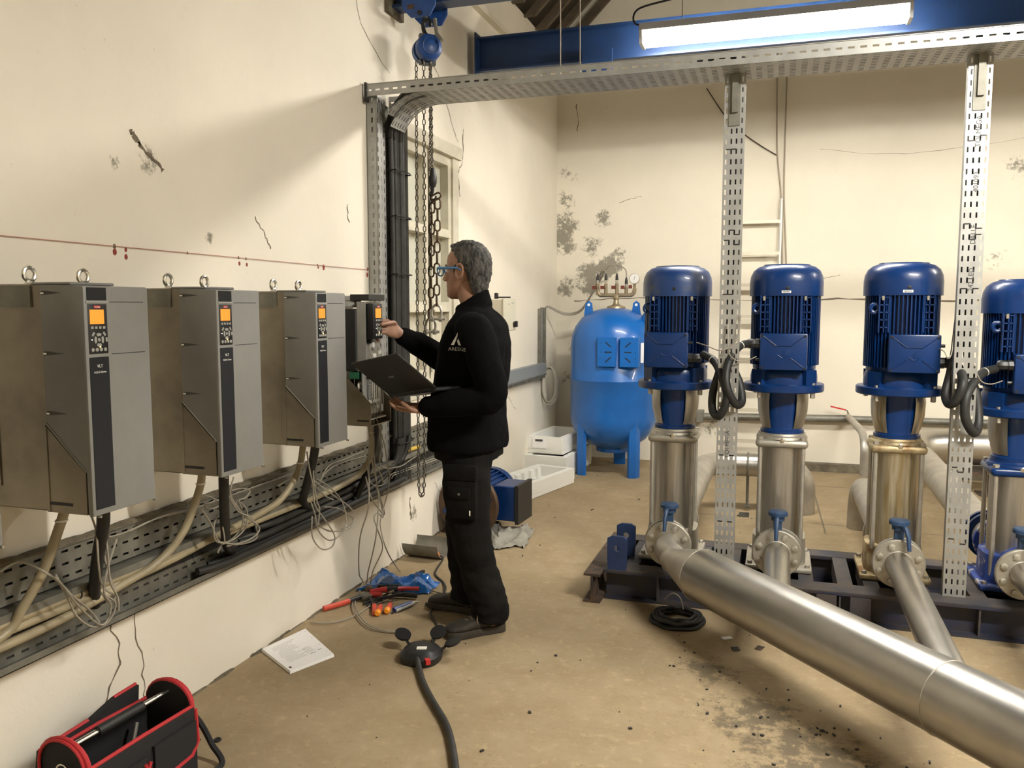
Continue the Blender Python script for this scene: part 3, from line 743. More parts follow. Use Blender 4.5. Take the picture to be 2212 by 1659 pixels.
for nm, pts in conds:
    t = thing('beige_conduit', 'beige power conduit dropping from the %s into the wall duct' % nm, 'conduit', pts[0], 'beige drive conduits')
    cable('sheath', pts, .0145, beige, t, 8, 10)
    L = cat_rom(pts, 8)
    for q in (L[6], L[-12]):
        MB().torus(q, .0155, .003, 'z' if q is L[6] else 'y', 14, 6).build('clip', blackp if q is not L[6] else white, t)
    for yy in (1.25, 1.6, 2.05, 2.5):
        if yy < pts[-3][1] - .1: MB().torus((-2.06, yy, pts[-2][2]), .0155, .0035, 'y', 14, 6).build('clip', blackp, t)
# black cables lying in the lower half of the duct, coming out of the riser
for i, (z0, x0) in enumerate(((.500, -2.075), (.535, -2.07), (.570, -2.07), (.50, -2.04), (.605, -2.072))):
    yE = (3.45, 3.5, 3.6, 3.3, 3.7)[i]
    tag(cable('duct_cable', [(-2.05 + .004 * i, 4.25 + .03 * i, .75), (-2.05, 4.2 + .02 * i, .62), (x0, 4.0, z0 + .03), (x0, 3.7, z0), (x0, yE, z0), (x0, yE - .35, z0 - .004), (x0, (2.75, 2.95, 3.05, 2.7, 3.2)[i], z0 - .006), (XL + .017, (2.65, 2.85, 2.95, 2.6, 3.1)[i], z0 - .01)] if i != 3 else
              [(x0, 4.3, .51), (x0, 3.6, .5), (x0, 3.1, .498), (x0, 2.7, .498), (XL + .05, 2.55, .498)], .0155, blackg, None, 8, 8),
        'dusty black cable lying in the wall duct, ' + ('bottom', 'second', 'third', 'outer', 'top')[i] + ' one of the bundle', 'cable', 'black cables in the duct')
# black motor cables under the drives
for nm, pts in (('nearest drive', [(-1.850, 1.882, 0.921), (-1.880, 1.906, 0.851), (-1.950, 1.954, 0.747), (-2.020, 2.006, 0.636), (-2.060, 2.041, 0.575), (-2.090, 2.073, 0.537)]),
                ('second drive', [(-1.850, 2.429, 0.918), (-1.880, 2.466, 0.825), (-1.950, 2.558, 0.694), (-2.020, 2.657, 0.581), (-2.060, 2.732, 0.532), (-2.100, 2.820, 0.499)] + [(-2.104, 2.98, .495)]),
                ('third drive', [(-1.850, 3.040, 0.920), (-1.880, 3.060, 0.835), (-1.950, 3.121, 0.717), (-2.040, 3.235, 0.613)] + [(-2.09, 3.40, .53), (-2.104, 3.42, .505)]),
                ('open drive', [(-1.860, 3.611, 0.954), (-1.900, 3.675, 0.839), (-1.980, 3.775, 0.700), (-2.020, 3.772, 0.601)] + [(-2.05, 3.75, .52)])):
    tag(cable('motor_cable', pts, .0185, blackr, None, 8, 10), 'thick black cable hanging down from the ' + nm, 'cable', 'black drive cables')
# thin grey wires in loose hanks
def hank(label, runs, r=.0032):
    t = thing('wire_hank', label, 'wires', runs[0][0], 'loose control wires')
    for q in runs: cable('wire', q, r, wirew, t, 8, 6)
hank('loose grey control wires dangling under the nearest drive', [
  [(-1.900, 1.884, 0.894), (-1.900, 1.901, 0.837), (-1.900, 1.904, 0.738), (-1.950, 1.966, 0.649), (-1.980, 2.052, 0.580)],
  [(-1.900, 1.929, 0.889), (-1.900, 1.940, 0.770), (-1.900, 1.945, 0.675), (-1.900, 1.971, 0.616), (-1.900, 1.972, 0.572)],
  [(-1.950, 1.797, 0.738), (-1.950, 1.840, 0.642), (-1.950, 1.862, 0.592), (-1.950, 1.911, 0.542), (-1.950, 1.964, 0.525), (-1.950, 2.003, 0.548), (-1.950, 2.011, 0.582), (-1.950, 1.970, 0.618)],
  [(-1.940, 1.784, 0.735), (-1.940, 1.817, 0.692), (-1.940, 1.863, 0.621), (-1.940, 1.945, 0.533), (-1.940, 1.985, 0.578), (-1.940, 1.960, 0.630), (-1.940, 1.977, 0.697), (-2.020, 2.103, 0.750)],
  [(-2.050, 1.706, 0.763), (-2.050, 1.766, 0.772), (-1.970, 1.770, 0.756), (-1.970, 1.830, 0.698), (-1.970, 1.876, 0.641), (-1.970, 1.934, 0.578), (-1.970, 1.967, 0.529)],
  [(-2.040, 2.091, 0.759), (-2.040, 2.161, 0.756), (-2.040, 2.334, 0.768), (-2.040, 2.478, 0.759)], [(-1.960, 1.987, 0.736), (-1.960, 2.002, 0.673), (-1.960, 2.026, 0.598), (-1.960, 1.997, 0.586), (-1.960, 1.971, 0.624)]])
hank('loose grey control wires looping under the second drive', [
  [(-1.900, 2.470, 0.880), (-1.900, 2.509, 0.823), (-1.900, 2.573, 0.739), (-1.900, 2.656, 0.692), (-1.980, 2.795, 0.575), (-1.900, 2.580, 0.613), (-1.900, 2.448, 0.658)],
  [(-1.900, 2.552, 0.874), (-1.900, 2.530, 0.810), (-1.900, 2.600, 0.723), (-1.900, 2.699, 0.645), (-1.900, 2.638, 0.615), (-1.900, 2.499, 0.627)],
  [(-2.000, 2.418, 0.790), (-2.000, 2.451, 0.806), (-2.000, 2.533, 0.798), (-2.000, 2.597, 0.752), (-2.000, 2.530, 0.750), (-2.000, 2.506, 0.782)],
  [(-1.950, 2.429, 0.778), (-1.950, 2.477, 0.715), (-1.950, 2.513, 0.645), (-1.950, 2.552, 0.622), (-1.950, 2.538, 0.717), (-1.950, 2.525, 0.790)],
  [(-1.950, 2.518, 0.739), (-1.950, 2.494, 0.693), (-1.950, 2.507, 0.638), (-1.950, 2.593, 0.618), (-1.950, 2.680, 0.645), (-1.950, 2.695, 0.706), (-1.950, 2.656, 0.751)],
  [(-1.980, 2.643, 0.797), (-1.980, 2.700, 0.794), (-1.980, 2.758, 0.773), (-1.980, 2.727, 0.751), (-1.980, 2.668, 0.746), (-1.980, 2.695, 0.694), (-1.980, 2.722, 0.650)],
  [(-1.970, 2.670, 0.756), (-1.970, 2.693, 0.696), (-1.970, 2.684, 0.642), (-1.970, 2.620, 0.614), (-1.970, 2.564, 0.611), (-1.970, 2.536, 0.584)], [(-2.040, 2.181, 0.754), (-2.040, 2.312, 0.766), (-2.040, 2.503, 0.757), (-2.040, 2.906, 0.760), (-2.040, 3.184, 0.761)]])
hank('tangle of loose grey control wires looping under the third drive', [
  [(-1.880, 3.019, 0.892), (-1.880, 3.034, 0.820), (-1.880, 3.060, 0.735), (-1.880, 3.071, 0.652), (-1.880, 3.144, 0.573), (-1.880, 3.228, 0.478), (-1.880, 3.210, 0.429), (-1.880, 3.120, 0.442), (-1.880, 3.047, 0.516), (-1.880, 3.047, 0.607)],
  [(-1.880, 3.081, 0.882), (-1.880, 3.065, 0.774), (-1.880, 3.087, 0.668), (-1.880, 3.108, 0.623), (-1.880, 3.090, 0.555), (-1.880, 3.069, 0.612), (-1.880, 3.042, 0.668)],
  [(-1.900, 3.127, 0.750), (-1.900, 3.243, 0.685), (-1.900, 3.343, 0.598), (-1.900, 3.374, 0.492), (-1.900, 3.316, 0.452), (-1.900, 3.221, 0.452), (-1.900, 3.137, 0.511), (-1.900, 3.101, 0.582)],
  [(-1.900, 3.108, 0.744), (-1.900, 3.262, 0.649), (-1.900, 3.407, 0.562), (-1.900, 3.450, 0.507), (-1.900, 3.404, 0.463), (-1.900, 3.255, 0.484), (-1.900, 3.157, 0.526)],
  [(-1.920, 3.213, 0.605), (-1.920, 3.335, 0.570), (-1.920, 3.455, 0.504), (-1.920, 3.462, 0.468), (-1.920, 3.310, 0.468), (-1.920, 3.209, 0.505), (-1.920, 3.164, 0.544)],
  [(-2.000, 3.311, 0.696), (-2.000, 3.396, 0.734), (-2.000, 3.527, 0.744), (-2.000, 3.764, 0.737)], [(-2.000, 3.332, 0.714), (-2.020, 3.439, 0.747), (-2.040, 3.621, 0.743), (-2.040, 3.814, 0.750)], [(-2.020, 3.009, 0.736), (-2.020, 3.152, 0.748), (-2.020, 3.265, 0.704), (-2.020, 3.383, 0.614), (-2.020, 3.467, 0.573)]])
hank('long grey control wires trailing from the open drive to the floor', [
  [(-1.840, 3.515, 0.967), (-1.840, 3.495, 0.803), (-1.840, 3.490, 0.648), (-1.840, 3.477, 0.539), (-1.950, 3.608, 0.382), (-2.000, 3.673, 0.265), (-2.030, 3.728, 0.124)] + [(-2.110, 3.910, 0.012), (-2.030, 3.695, 0.012), (-1.970, 3.575, 0.012), (-1.821, 3.400, 0.012), (-1.695, 3.340, 0.012), (-1.623, 3.346, 0.012)],
  [(-1.820, 3.500, 0.981), (-1.820, 3.501, 0.848), (-1.820, 3.524, 0.687), (-1.820, 3.549, 0.569), (-1.820, 3.520, 0.416), (-1.900, 3.636, 0.284), (-1.980, 3.730, 0.140)] + [(-2.079, 3.889, 0.012), (-2.015, 3.629, 0.012), (-1.881, 3.442, 0.012), (-1.756, 3.344, 0.012), (-1.629, 3.350, 0.012)],
  [(-1.820, 3.514, 0.968), (-1.820, 3.485, 0.795), (-1.820, 3.537, 0.639), (-1.820, 3.595, 0.477), (-1.820, 3.532, 0.509), (-1.820, 3.498, 0.490), (-1.820, 3.534, 0.424), (-1.900, 3.738, 0.267), (-1.980, 3.781, 0.125)] + [(-2.028, 3.843, 0.012)],
  [(-1.800, 3.494, 0.982), (-1.800, 3.577, 0.837), (-1.800, 3.613, 0.717), (-1.800, 3.632, 0.667), (-1.800, 3.599, 0.582), (-1.800, 3.541, 0.499), (-1.800, 3.525, 0.440), (-1.800, 3.590, 0.307)] + [(-2.011, 4.158, 0.012), (-1.830, 3.969, 0.012), (-1.709, 3.908, 0.012), (-1.632, 3.881, 0.012)],
  [(-1.860, 3.512, 0.732), (-1.860, 3.543, 0.658), (-1.860, 3.600, 0.624), (-1.860, 3.679, 0.619), (-1.860, 3.641, 0.685), (-1.860, 3.584, 0.741)], [(-1.840, 3.620, 0.953), (-1.840, 3.626, 0.827), (-1.840, 3.604, 0.739), (-1.840, 3.678, 0.698), (-1.840, 3.766, 0.686), (-2.000, 4.200, 0.608), (-2.060, 4.521, 0.602), (-2.080, 4.927, 0.613)],
  [(-1.860, 3.497, 0.690), (-1.860, 3.540, 0.590), (-1.860, 3.611, 0.517), (-1.860, 3.685, 0.460), (-1.860, 3.666, 0.516), (-1.860, 3.600, 0.624)], [(-2.060, 4.156, 0.547), (-2.060, 4.204, 0.559), (-2.060, 4.388, 0.551), (-2.060, 4.878, 0.540)], [(-2.060, 4.179, 0.532), (-2.060, 4.215, 0.546), (-2.060, 4.388, 0.540), (-2.060, 4.878, 0.525)],
  [(-2.077, 3.329, 0.010), (-2.009, 3.339, 0.010), (-1.943, 3.397, 0.010), (-1.912, 3.501, 0.010), (-1.909, 3.614, 0.010)]])
tag(MB().tube([(-2.080, 4.345, 0.651), (-2.080, 4.600, 0.645)], .012, 12).build('yellow_tube', yellow), 'short yellow tube lying on the wall duct beside the chains', 'tube')

# ================================================================== variable-speed drives
XF = -1.72
DZ0, DZ1 = .945, 1.558
def control_panel(parent, y0, y1, z0, z1, x):
    w_ = y1 - y0; h = z1 - z0
    p = MB().rbox(x - .012, x, y0, y1, z0, z1, .003).build('control_panel', blackp, parent)
    Y = lambda t: y0 + t * w_
    Z = lambda t: z0 + t * h
    MB().box(x, x + .0015, Y(.10), Y(.80), Z(.60), Z(.885)).build('display', scr_on, p, 0)
    MB().box(x, x + .001, Y(.32), Y(.64), Z(.91), Z(.965)).build('brand_tag', redp, p, 0)
    text('brand_script', 'Danfoss', w_ * .085, (x + .0012, Y(.48), Z(.937)), (0, 1, 0), (0, 0, 1), whitem, p)
    for i in range(4):
        MB().rbox(x, x + .002, Y(.12 + .2 * i), Y(.25 + .2 * i), Z(.50), Z(.555), .0008, 1).build('button', greyl, p)
    cy, cz = Y(.50), Z(.285)
    for k in range(4):
        a0 = PI / 4 + k * PI / 2 + .2; a1 = a0 + PI / 2 - .4; n = 6
        q = [(cy + math.cos(a0 + (a1 - a0) * i / n) * w_ * .24, cz + math.sin(a0 + (a1 - a0) * i / n) * w_ * .27) for i in range(n + 1)] + \
            [(cy + math.cos(a1 - (a1 - a0) * i / n) * w_ * .13, cz + math.sin(a1 - (a1 - a0) * i / n) * w_ * .15) for i in range(n + 1)]
        MB().prism(q, 'x', x, x + .002).build('button', greyl, p)
    MB().lathe([(w_ * .07, 0), (w_ * .07, .002)], (x, cy, cz), 'x', 14).build('button', greyl, p)
    for (a, b_) in ((.22, .40), (.78, .40), (.88, .285)):
        MB().cbox((x + .001, Y(a), Z(b_)), (.002, w_ * .09, w_ * .17), (R(-35 if a < .5 else (35 if a < .85 else 0)), 0, 0)).build('button', greyl, p)
    for i in range(4):
        MB().lathe([(w_ * .075, 0), (w_ * .075, .002)], (x, Y(.17 + .21 * i), Z(.09)), 'x', 12).build('button', greyl, p)
    MB().ell((x + .001, Y(.55), Z(.145)), (.0015, w_ * .03, w_ * .03), 8, 6).build('indicator', led_y, p)
    MB().ell((x + .001, Y(.15), Z(.29)), (.0015, w_ * .02, w_ * .02), 8, 6).build('indicator', led_w, p)
    return p
def eye_bolt(x, y, z, t):
    mb = MB(); mb.torus((x, y, z + .026), .018, .0058, 'x', 20, 8); mb.lathe([(.012, 0), (.012, .005), (.006, .008)], (x, y, z), seg=12)
    mb.build('eye_bolt', chrome, t)
def drive(y0, label):
    y1 = y0 + .232
    t = thing('frequency_drive', label, 'drive', (-1.9, (y0 + y1) / 2, DZ0), 'wall-mounted pump drives')
    be = MB().rbox(-2.12, -1.862, y0 + .006, y1 - .006, DZ0, DZ1 + .002, .004, 1).build('back_enclosure', drvst, t)
    mb = MB(); mb.box(-2.05, -2.04, y0 + .002, y0 + .006, DZ0 + .06, DZ1 - .08); mb.build('seam_rib', drvst, be, 0)
    MB().box(-2.115, -1.9, y0 + .001, y0 + .006, DZ1 - .06, DZ1 - .002).build('top_bracket', galvd, be, 0)
    pr = [(-1.866, DZ1), (XF, DZ1 - .004), (XF, DZ0 - .004), (-1.738, DZ0 - .004), (-1.738, 1.062), (-1.866, 1.186)]
    cv = MB().prism(pr, 'y', y0, y1, bevel=.005).build('front_cover', greyp, t)
    MB().rbox(-1.9, XF - .045, y0 + .004, y1 - .075, DZ1 - .002, DZ1 + .006, .003, 1).build('top_ridge', greyp, t)
    sp = MB().prism([(-1.872, DZ0), (-1.741, DZ0), (-1.741, 1.058), (-1.872, 1.183)], 'y', y0 + .001, y0 + .012).build('lower_side_panel', drvst, t, 0)
    MB().box(-1.874, -1.866, y0 - .001, y0 + .004, DZ0, 1.178).build('panel_fold', drvst, sp, 0)
    MB().box(-1.865, -1.79, y0 - .0006, y0 + .002, .966, .974).build('panel_slot', blackp, sp, 0)
    MB().prism([(-1.8655, 1.189), (-1.738, 1.065), (-1.738, 1.060), (-1.8655, 1.184)], 'y', y0 - .001, y0 + .003).build('diagonal_edge', greyl, cv, 0)
    for zz in (1.535, 1.375, 1.215):
        MB().prism([(-1.860, zz + .006), (-1.84, zz + .006), (-1.79, zz + .001), (-1.84, zz - .004), (-1.860, zz - .005)], 'y', y0 - .0004, y0 + .002).build('finger_recess', mat('recess_grey', (.07, .07, .065), .6), cv, 0)
        MB().cyl((-1.858, y0 - .002, zz), (-1.847, y0 - .002, zz), .0028, 8).build('latch_screw', chrome, cv)
    for zz in (1.512, 1.372):
        MB().box(XF - .0005, XF + .0003, y0 + .088, y1 - .02, zz - .001, zz + .001).build('groove', darkp, cv, 0)
    a, b_ = y0 + .010, y0 + .077
    MB().rbox(XF - .004, XF + .0012, a, b_, 1.516, 1.550, .001, 1).build('blank_panel', darkp, t)
    MB().rbox(XF - .003, XF + .0025, a - .004, b_ + .004, 1.509, 1.514, .001, 1).build('panel_brow', greyl, t)
    control_panel(t, a, b_, 1.374, 1.507, XF + .0015)
    st = MB().rbox(XF - .004, XF + .0012, a, b_, .958, 1.366, .001, 1).build('front_strip', darkp, t)
    text('series_mark', 'VLT', .0115, (XF + .0018, (a + b_) / 2, 1.342), (0, 1, 0), (0, 0, 1), whitem, st)
    text('series_mark', 'AQUA Drive', .0078, (XF + .0018, (a + b_) / 2, 1.326), (0, 1, 0), (0, 0, 1), whitem, st)
    for yy in (y0 + .02, y1 - .006):
        MB().cyl((XF - .004, yy, DZ0 - .006), (XF + .006, yy, DZ0 - .006), .0035, 8).build('corner_screw', chrome, t)
    eye_bolt(-1.93, y0 + .03, DZ1 + .003, t); eye_bolt(-1.93, y1 - .02, DZ1 + .003, t)
    return t
drive(1.213, 'grey drive cabinet cut off by the left edge of the picture')
drive(1.715, 'nearest complete grey drive with lit orange display')
drive(2.250, 'second grey drive with lit orange display, in the middle of the wall row')
drive(2.850, 'third grey drive with lit orange display, next to the open one')
# the open drive
y0, y1 = 3.425, 3.635
od = thing('open_frequency_drive', 'opened drive with its cover off and circuits showing, under the technician\'s hand', 'drive', (-1.95, 3.53, DZ0))
MB().rbox(-2.12, -1.985, y0, y1, DZ0, 1.552, .004, 1).build('back_enclosure', drvst, od)
MB().prism([(-1.985, DZ0), (-1.79, DZ0), (-1.79, 1.055), (-1.985, 1.24)], 'y', y0, y0 + .003).build('lower_side_panel', drvst, od, 0)
MB().prism([(-1.985, DZ0), (-1.79, DZ0), (-1.79, 1.055), (-1.985, 1.24)], 'y', y1 - .003, y1).build('lower_side_panel', drvst, od, 0)
MB().box(-1.86, -1.80, y0 - .001, y0 + .003, .966, .974).build('panel_slot', blackp, od, 0)
MB().box(-1.985, -1.79, y0 + .003, y1 - .003, DZ0, DZ0 + .004).build('bottom_plate', drvst, od, 0)
MB().rbox(-1.985, -1.86, y0 + .004, y1 - .07, 1.20, 1.49, .006, 1).build('power_module', blackp, od)
MB().lathe([(.052, 1.495), (.056, 1.50), (.056, 1.52), (.05, 1.525), (.056, 1.53), (.056, 1.545), (.045, 1.55)], (-1.925, y0 + .07, 0), seg=20).build('capacitor', greyl, od)
MB().rbox(-1.90, -1.80, y0 + .02, y1 - .03, 1.527, 1.556, .003, 1).build('fan_housing', blackp, od)
MB().prism([(3.432, 1.04), (3.615, 1.04), (3.615, 1.522), (3.44, 1.522), (3.44, 1.2), (3.432, 1.2)], 'x', -1.838, -1.833).build('chassis_plate', galv, od, 0)
MB().box(-1.86, -1.815, 3.436, 3.440, 1.2, 1.522).build('chassis_flange', galv, od, 0)
MB().box(-1.86, -1.822, 3.440, 3.618, 1.516, 1.522).build('chassis_flange', galv, od, 0)
cs_ = MB().rbox(-1.832, -1.783, 3.449, 3.545, 1.350, 1.512, .003).build('control_cassette', blackp, od)
control_panel(cs_ if False else od, 3.462, 3.541, 1.355, 1.508, -1.7815)
rr = random.Random(11)
for i in range(16):
    yy, zz = rr.uniform(3.47, 3.60), rr.uniform(1.17, 1.34); a, b_ = rr.uniform(.006, .016), rr.uniform(.006, .02)
    MB().box(-1.833, -1.833 + rr.uniform(.008, .022), yy - a, yy + a, zz - b_, zz + b_).build('board_component', rr.choice((greyl, galv, darkp, steelm, white)), od, 0)
MB().box(-1.835, -1.829, 3.46, 3.59, 1.16, 1.345).build('control_board', steelm, od, 0)
MB().box(-1.90, -1.855, 3.43, 3.50, 1.165, 1.195).build('circuit_board', pcbg, od, 0)
mb = MB().sheet(lambda u, v_, h: (-1.826 + h, 3.47 + v_, 1.06 + u), 6, 5, .015, .016, .010, .010).build('vent_plate', galv, od, 0)
MB().box(-1.86, -1.826, 3.45, 3.60, 1.045, 1.06).build('terminal_ledge', white, od, 0)
for i in range(5):
    MB().rbox(-1.85, -1.80, 3.45 + i * .026, 3.472 + i * .026, 1.0, 1.035, .002, 1).build('terminal_block', greyl if i != 3 else blackp, od)
MB().box(-1.832, -1.826, 3.555, 3.58, 1.06, 1.15).build('relay_slot', blackp, od, 0)
MB().box(-1.86, -1.80, 3.44, 3.60, .972, .978).build('earth_bar', white, od, 0)
MB().torus((-1.86, 3.455, 1.13), .014, .006, 'x').build('ferrite_ring', white, od)
for i in range(6):
    yy = 3.47 + .022 * i
    cable('inner_wire', [(-1.815, yy, 1.30 - .02 * i), (-1.80, yy + .01, 1.22), (-1.805, yy, 1.12), (-1.80, yy - .01, 1.03), (-1.82, yy, .98)], .0028, wirew, od, 5, 5)
# ================================================================== pump skid
sk = thing('pump_skid', 'rusty dark blue steel skid frame under the row of pumps', 'frame', (.5, 4.4, 0))
def hbeam(mb, axis, a0, a1, c, z0, z1, wd, t=.012):
    """H section along axis centred on the other coordinate c"""
    for (u0, u1, v0, v1) in ((c - wd / 2, c + wd / 2, z0, z0 + t), (c - wd / 2, c + wd / 2, z1 - t, z1), (c - .006, c + .006, z0 + t, z1 - t)):
        if axis == 'x': mb.box(a0, a1, u0, u1, v0, v1)
        else: mb.box(u0, u1, a0, a1, v0, v1)
    return mb
SZ = .150
hbeam(MB(), 'x', -.82, 2.9, 4.16, 0, SZ, .12).build('front_girder', skidb, sk, 0)
hbeam(MB(), 'x', -.82, 2.9, 4.74, 0, SZ, .12).build('rear_girder', skidb, sk, 0)
MB().box(-.83, 2.9, 4.10, 4.225, SZ, SZ + .006).build('girder_cap', skidr, sk, 0)
MB().box(-.83, 2.9, 4.68, 4.80, SZ, SZ + .006).build('girder_cap', skidr, sk, 0)
hbeam(MB(), 'y', 4.02, 4.84, -.87, 0, SZ, .085).build('end_girder', rust, sk, 0)
hbeam(MB(), 'y', 4.02, 4.84, 2.94, 0, SZ, .085).build('end_girder', rust, sk, 0)
for x in (-.70, -.36, -.20, .16, .34, .46, .68, .92, 1.25, 1.7):
    MB().box(x - .035, x + .035, 4.225, 4.68, .06, SZ + .004).build('cross_member', skidr, sk, 0)
for x in (-.55, -.05, .31, .9):
    MB().box(x - .004, x + .004, 4.105, 4.155, .012, SZ - .012).build('stiffener', skidr, sk, 0)
for x in (.25, .40):
    MB().box(x - .045, x + .045, 4.10, 4.103, .02, .14).build('gusset_plate', skidr, sk, 0)
for yy in (4.10, 4.36):
    bm = bmesh.new()
    # lifting lug with a hole
    q = [(-.808, SZ), (-.706, SZ), (-.706, .315), (-.722, .332), (-.792, .332), (-.808, .315)]
    n = 16; hole = [(-.757 + .016 * math.cos(2 * PI * i / n), .268 + .016 * math.sin(2 * PI * i / n)) for i in range(n)]
    mb = MB()
    out = []
    for i in range(n):
        a = 2 * PI * i / n; c, s_ = math.cos(a), math.sin(a)
        k_ = min(.051 / abs(c) if abs(c) > 1e-6 else 9, (.064 if s_ > 0 else .112) / abs(s_) if abs(s_) > 1e-6 else 9)
        out.append((-.757 + c * k_ * .99, .268 + s_ * k_))
    for y_ in (yy, yy + .02):
        b0 = len(mb.v); mb.v += [(p[0], y_, p[1]) for p in out] + [(p[0], y_, p[1]) for p in hole]
        mb.f += [(b0 + i, b0 + (i + 1) % n, b0 + n + (i + 1) % n, b0 + n + i) for i in range(n)]
    for i in range(n):
        j = (i + 1) % n
        mb.f += [(i, j, 2 * n + j, 2 * n + i), (n + i, 3 * n + i, 3 * n + j, n + j)]
    mb.build('lifting_lug', lugb, sk, 0, fix=True); bm.free()

# ================================================================== pumps
PY = 4.5
def hexbolt(mb, c, ax, r=.011, h=.008):
    mb.lathe([(r, 0), (r, h), (r * .85, h + .001)], c, ax, 6)
def pump(x, label, tbx=0.0, gland=1, dz=0.0, rs=1.0, cowl=bluem, body=bluem, headm=castst, cylm=steel, basem=castst, flm=castst, sticker=True, lever=0.0, botm=bluem):
    t = thing('vertical_pump', label, 'pump', (x, PY, SZ + .006), 'multistage pumps on the skid')
    o = (x, PY, dz)
    f = lambda prof: [(r * rs, h) for r, h in prof]
    # motor
    MB().lathe(f([(.168, 1.553), (.180, 1.553), (.180, 1.622), (.176, 1.652), (.163, 1.680), (.140, 1.699), (.115, 1.707), (.112, 1.712), (0, 1.712)]), o, seg=48).build('fan_cowl', cowl, t)
    mh = MB().lathe(f([(.148, 1.555), (.150, 1.54), (.150, 1.215), (.155, 1.20), (.155, 1.185), (0, 1.185)]), o, seg=40)
    nf = 60
    for i in range(nf):
        a = 2 * PI * i / nf
        if abs(math.cos(a)) > .80:      # side blocks carry shallower ribs
            r1 = .169
        else: r1 = .174
        c, s_ = math.cos(a), math.sin(a)
        p = V((c, s_, 0)); n = V((-s_, c, 0)) * .0028
        z0, z1 = 1.205 + dz, 1.555 + dz
        ctr = V((x, PY, 0))
        q = [ctr + p * .145 * rs - n, ctr + p * r1 * rs - n, ctr + p * r1 * rs + n, ctr + p * .145 * rs + n]
        mh._add([(k.x, k.y, z) for z in (z0, z1) for k in q], [(3, 2, 1, 0), (4, 5, 6, 7), (0, 1, 5, 4), (1, 2, 6, 5), (2, 3, 7, 6), (3, 0, 4, 7)])
    mo = mh.build('motor_housing', body, t, 40)
    for sx in (-1, 1):                  # cast grid columns either side of the fins
        g = MB()
        for k in range(5):
            zz = 1.40 + .036 * k + dz
            g.box(x + sx * .098 - .021, x + sx * .098 + .021, PY - .158 * rs, PY - .128, zz - .003, zz + .003)
        for q in (-.021, 0, .021):
            g.box(x + sx * .098 + q - .003, x + sx * .098 + q + .003, PY - .158 * rs, PY - .128, 1.375 + dz, 1.555 + dz)
        g.build('cast_grid', body, mo, 0)
    e = MB().torus((x - .135 * rs, PY - .125 * rs, 1.49 + dz), .020, .010, 'y', 18, 8); e.build('lifting_eye', body, t)
    MB().rbox(x + .085, x + .098, PY - .160 * rs, PY - .12, 1.528 + dz, 1.552 + dz, .002, 1).build('cowl_clip', chrome, t)
    MB().rbox(x - .110, x - .097, PY - .160 * rs, PY - .12, 1.528 + dz, 1.552 + dz, .002, 1).build('cowl_clip', chrome, t)
    MB().lathe([(.009, 0), (.009, -.003), (.004, -.004)], (x + .005, PY - .180 * rs, 1.59 + dz), 'y', 14).build('cowl_screw', blackp, t)
    if sticker:
        st = MB().box(x - .022, x + .022, PY - .1825 * rs, PY - .179 * rs, 1.566 + dz, 1.578 + dz).build('arrow_sticker', whitem, t, 0)
        MB().prism([(x - .018, 1.572 + dz), (x - .010, 1.5755 + dz), (x - .010, 1.5735 + dz), (x + .016, 1.5735 + dz), (x + .016, 1.5705 + dz), (x - .010, 1.5705 + dz), (x - .010, 1.5685 + dz)], 'y', PY - .1832 * rs, PY - .1825 * rs).build('arrow', ink, st, 0)
    # terminal box
    bx = x + tbx; yb = PY - .215
    tb = MB().rbox(bx - .112, bx + .112, yb, yb + .075, 1.186 + dz, 1.368 + dz, .008, 2).build('terminal_box', body, t)
    r_ = MB()
    for sx, sz in ((-1, -1), (-1, 1), (1, -1), (1, 1)):
        r_.tube([(bx + sx * .10, yb - .0005, 1.277 + sz * .08 + dz), (bx + sx * .035, yb - .003, 1.277 + sz * .03 + dz)], .0022, 6)
    r_.tube([(bx - .035, yb - .002, 1.307 + dz), (bx + .035, yb - .002, 1.307 + dz)], .002, 6)
    r_.tube(cat_rom([(bx - .026, yb - .001, 1.262 + dz), (bx, yb - .001, 1.246 + dz), (bx + .026, yb - .001, 1.262 + dz)], 5), .0022, 6)
    for k in (-1, 0, 1): r_.tube([(bx - .008, yb - .001, 1.268 + k * .01 + dz), (bx + .010, yb - .001, 1.274 + k * .01 + dz)], .0017, 6)
    r_.build('lid_relief', body, tb)
    for sx in (-.1, .1):
        for sz in (1.198, 1.356):
            MB().lathe([(.006, 0), (.006, -.004)], (bx + sx, yb, sz + dz), 'y', 10).build('lid_screw', blackp, tb)
    gx = bx + gland * .112
    gz = (1.235 if gland > 0 else 1.315) + dz
    g = MB(); g.lathe([(.026, 0), (.026, gland * .02), (.022, gland * .021), (.024, gland * .03), (.024, gland * .055), (.017, gland * .065)], (gx, yb + .035, gz), 'x', 8)
    g.build('cable_gland', blackp, t)
    MB().lathe([(.008, 0), (.008, gland * .02)], (gx, yb + .03, (1.315 if gland > 0 else 1.235) + dz), 'x', 8).build('sensor_gland', blackp, t)
    # bell housing and flange
    bl = MB().lathe(f([(.150, 1.185), (.160, 1.17), (.165, 1.145), (.165, 1.112), (.195, 1.108), (.199, 1.103), (.199, 1.073), (.194, 1.068), (.12, 1.066), (0, 1.066)]), o, seg=48)
    for k in range(4):
        a = PI / 4 + k * PI / 2
        bl.cbox((x + math.cos(a) * .16 * rs, PY + math.sin(a) * .16 * rs, 1.145 + dz), (.05, .07, .075), (0, 0, a))
    bl.build('motor_flange', body, t)
    for k in range(4):
        a = PI / 4 + .1 + k * PI / 2
        MB().lathe([(.007, -.030), (.012, -.028), (.012, -.004), (.006, 0), (.006, .036), (.012, .036), (.012, .048), (0, .049)], (x + math.cos(a) * .18 * rs, PY + math.sin(a) * .18 * rs, 1.07 + dz), 'z', 6).build('flange_bolt', steelm, t)
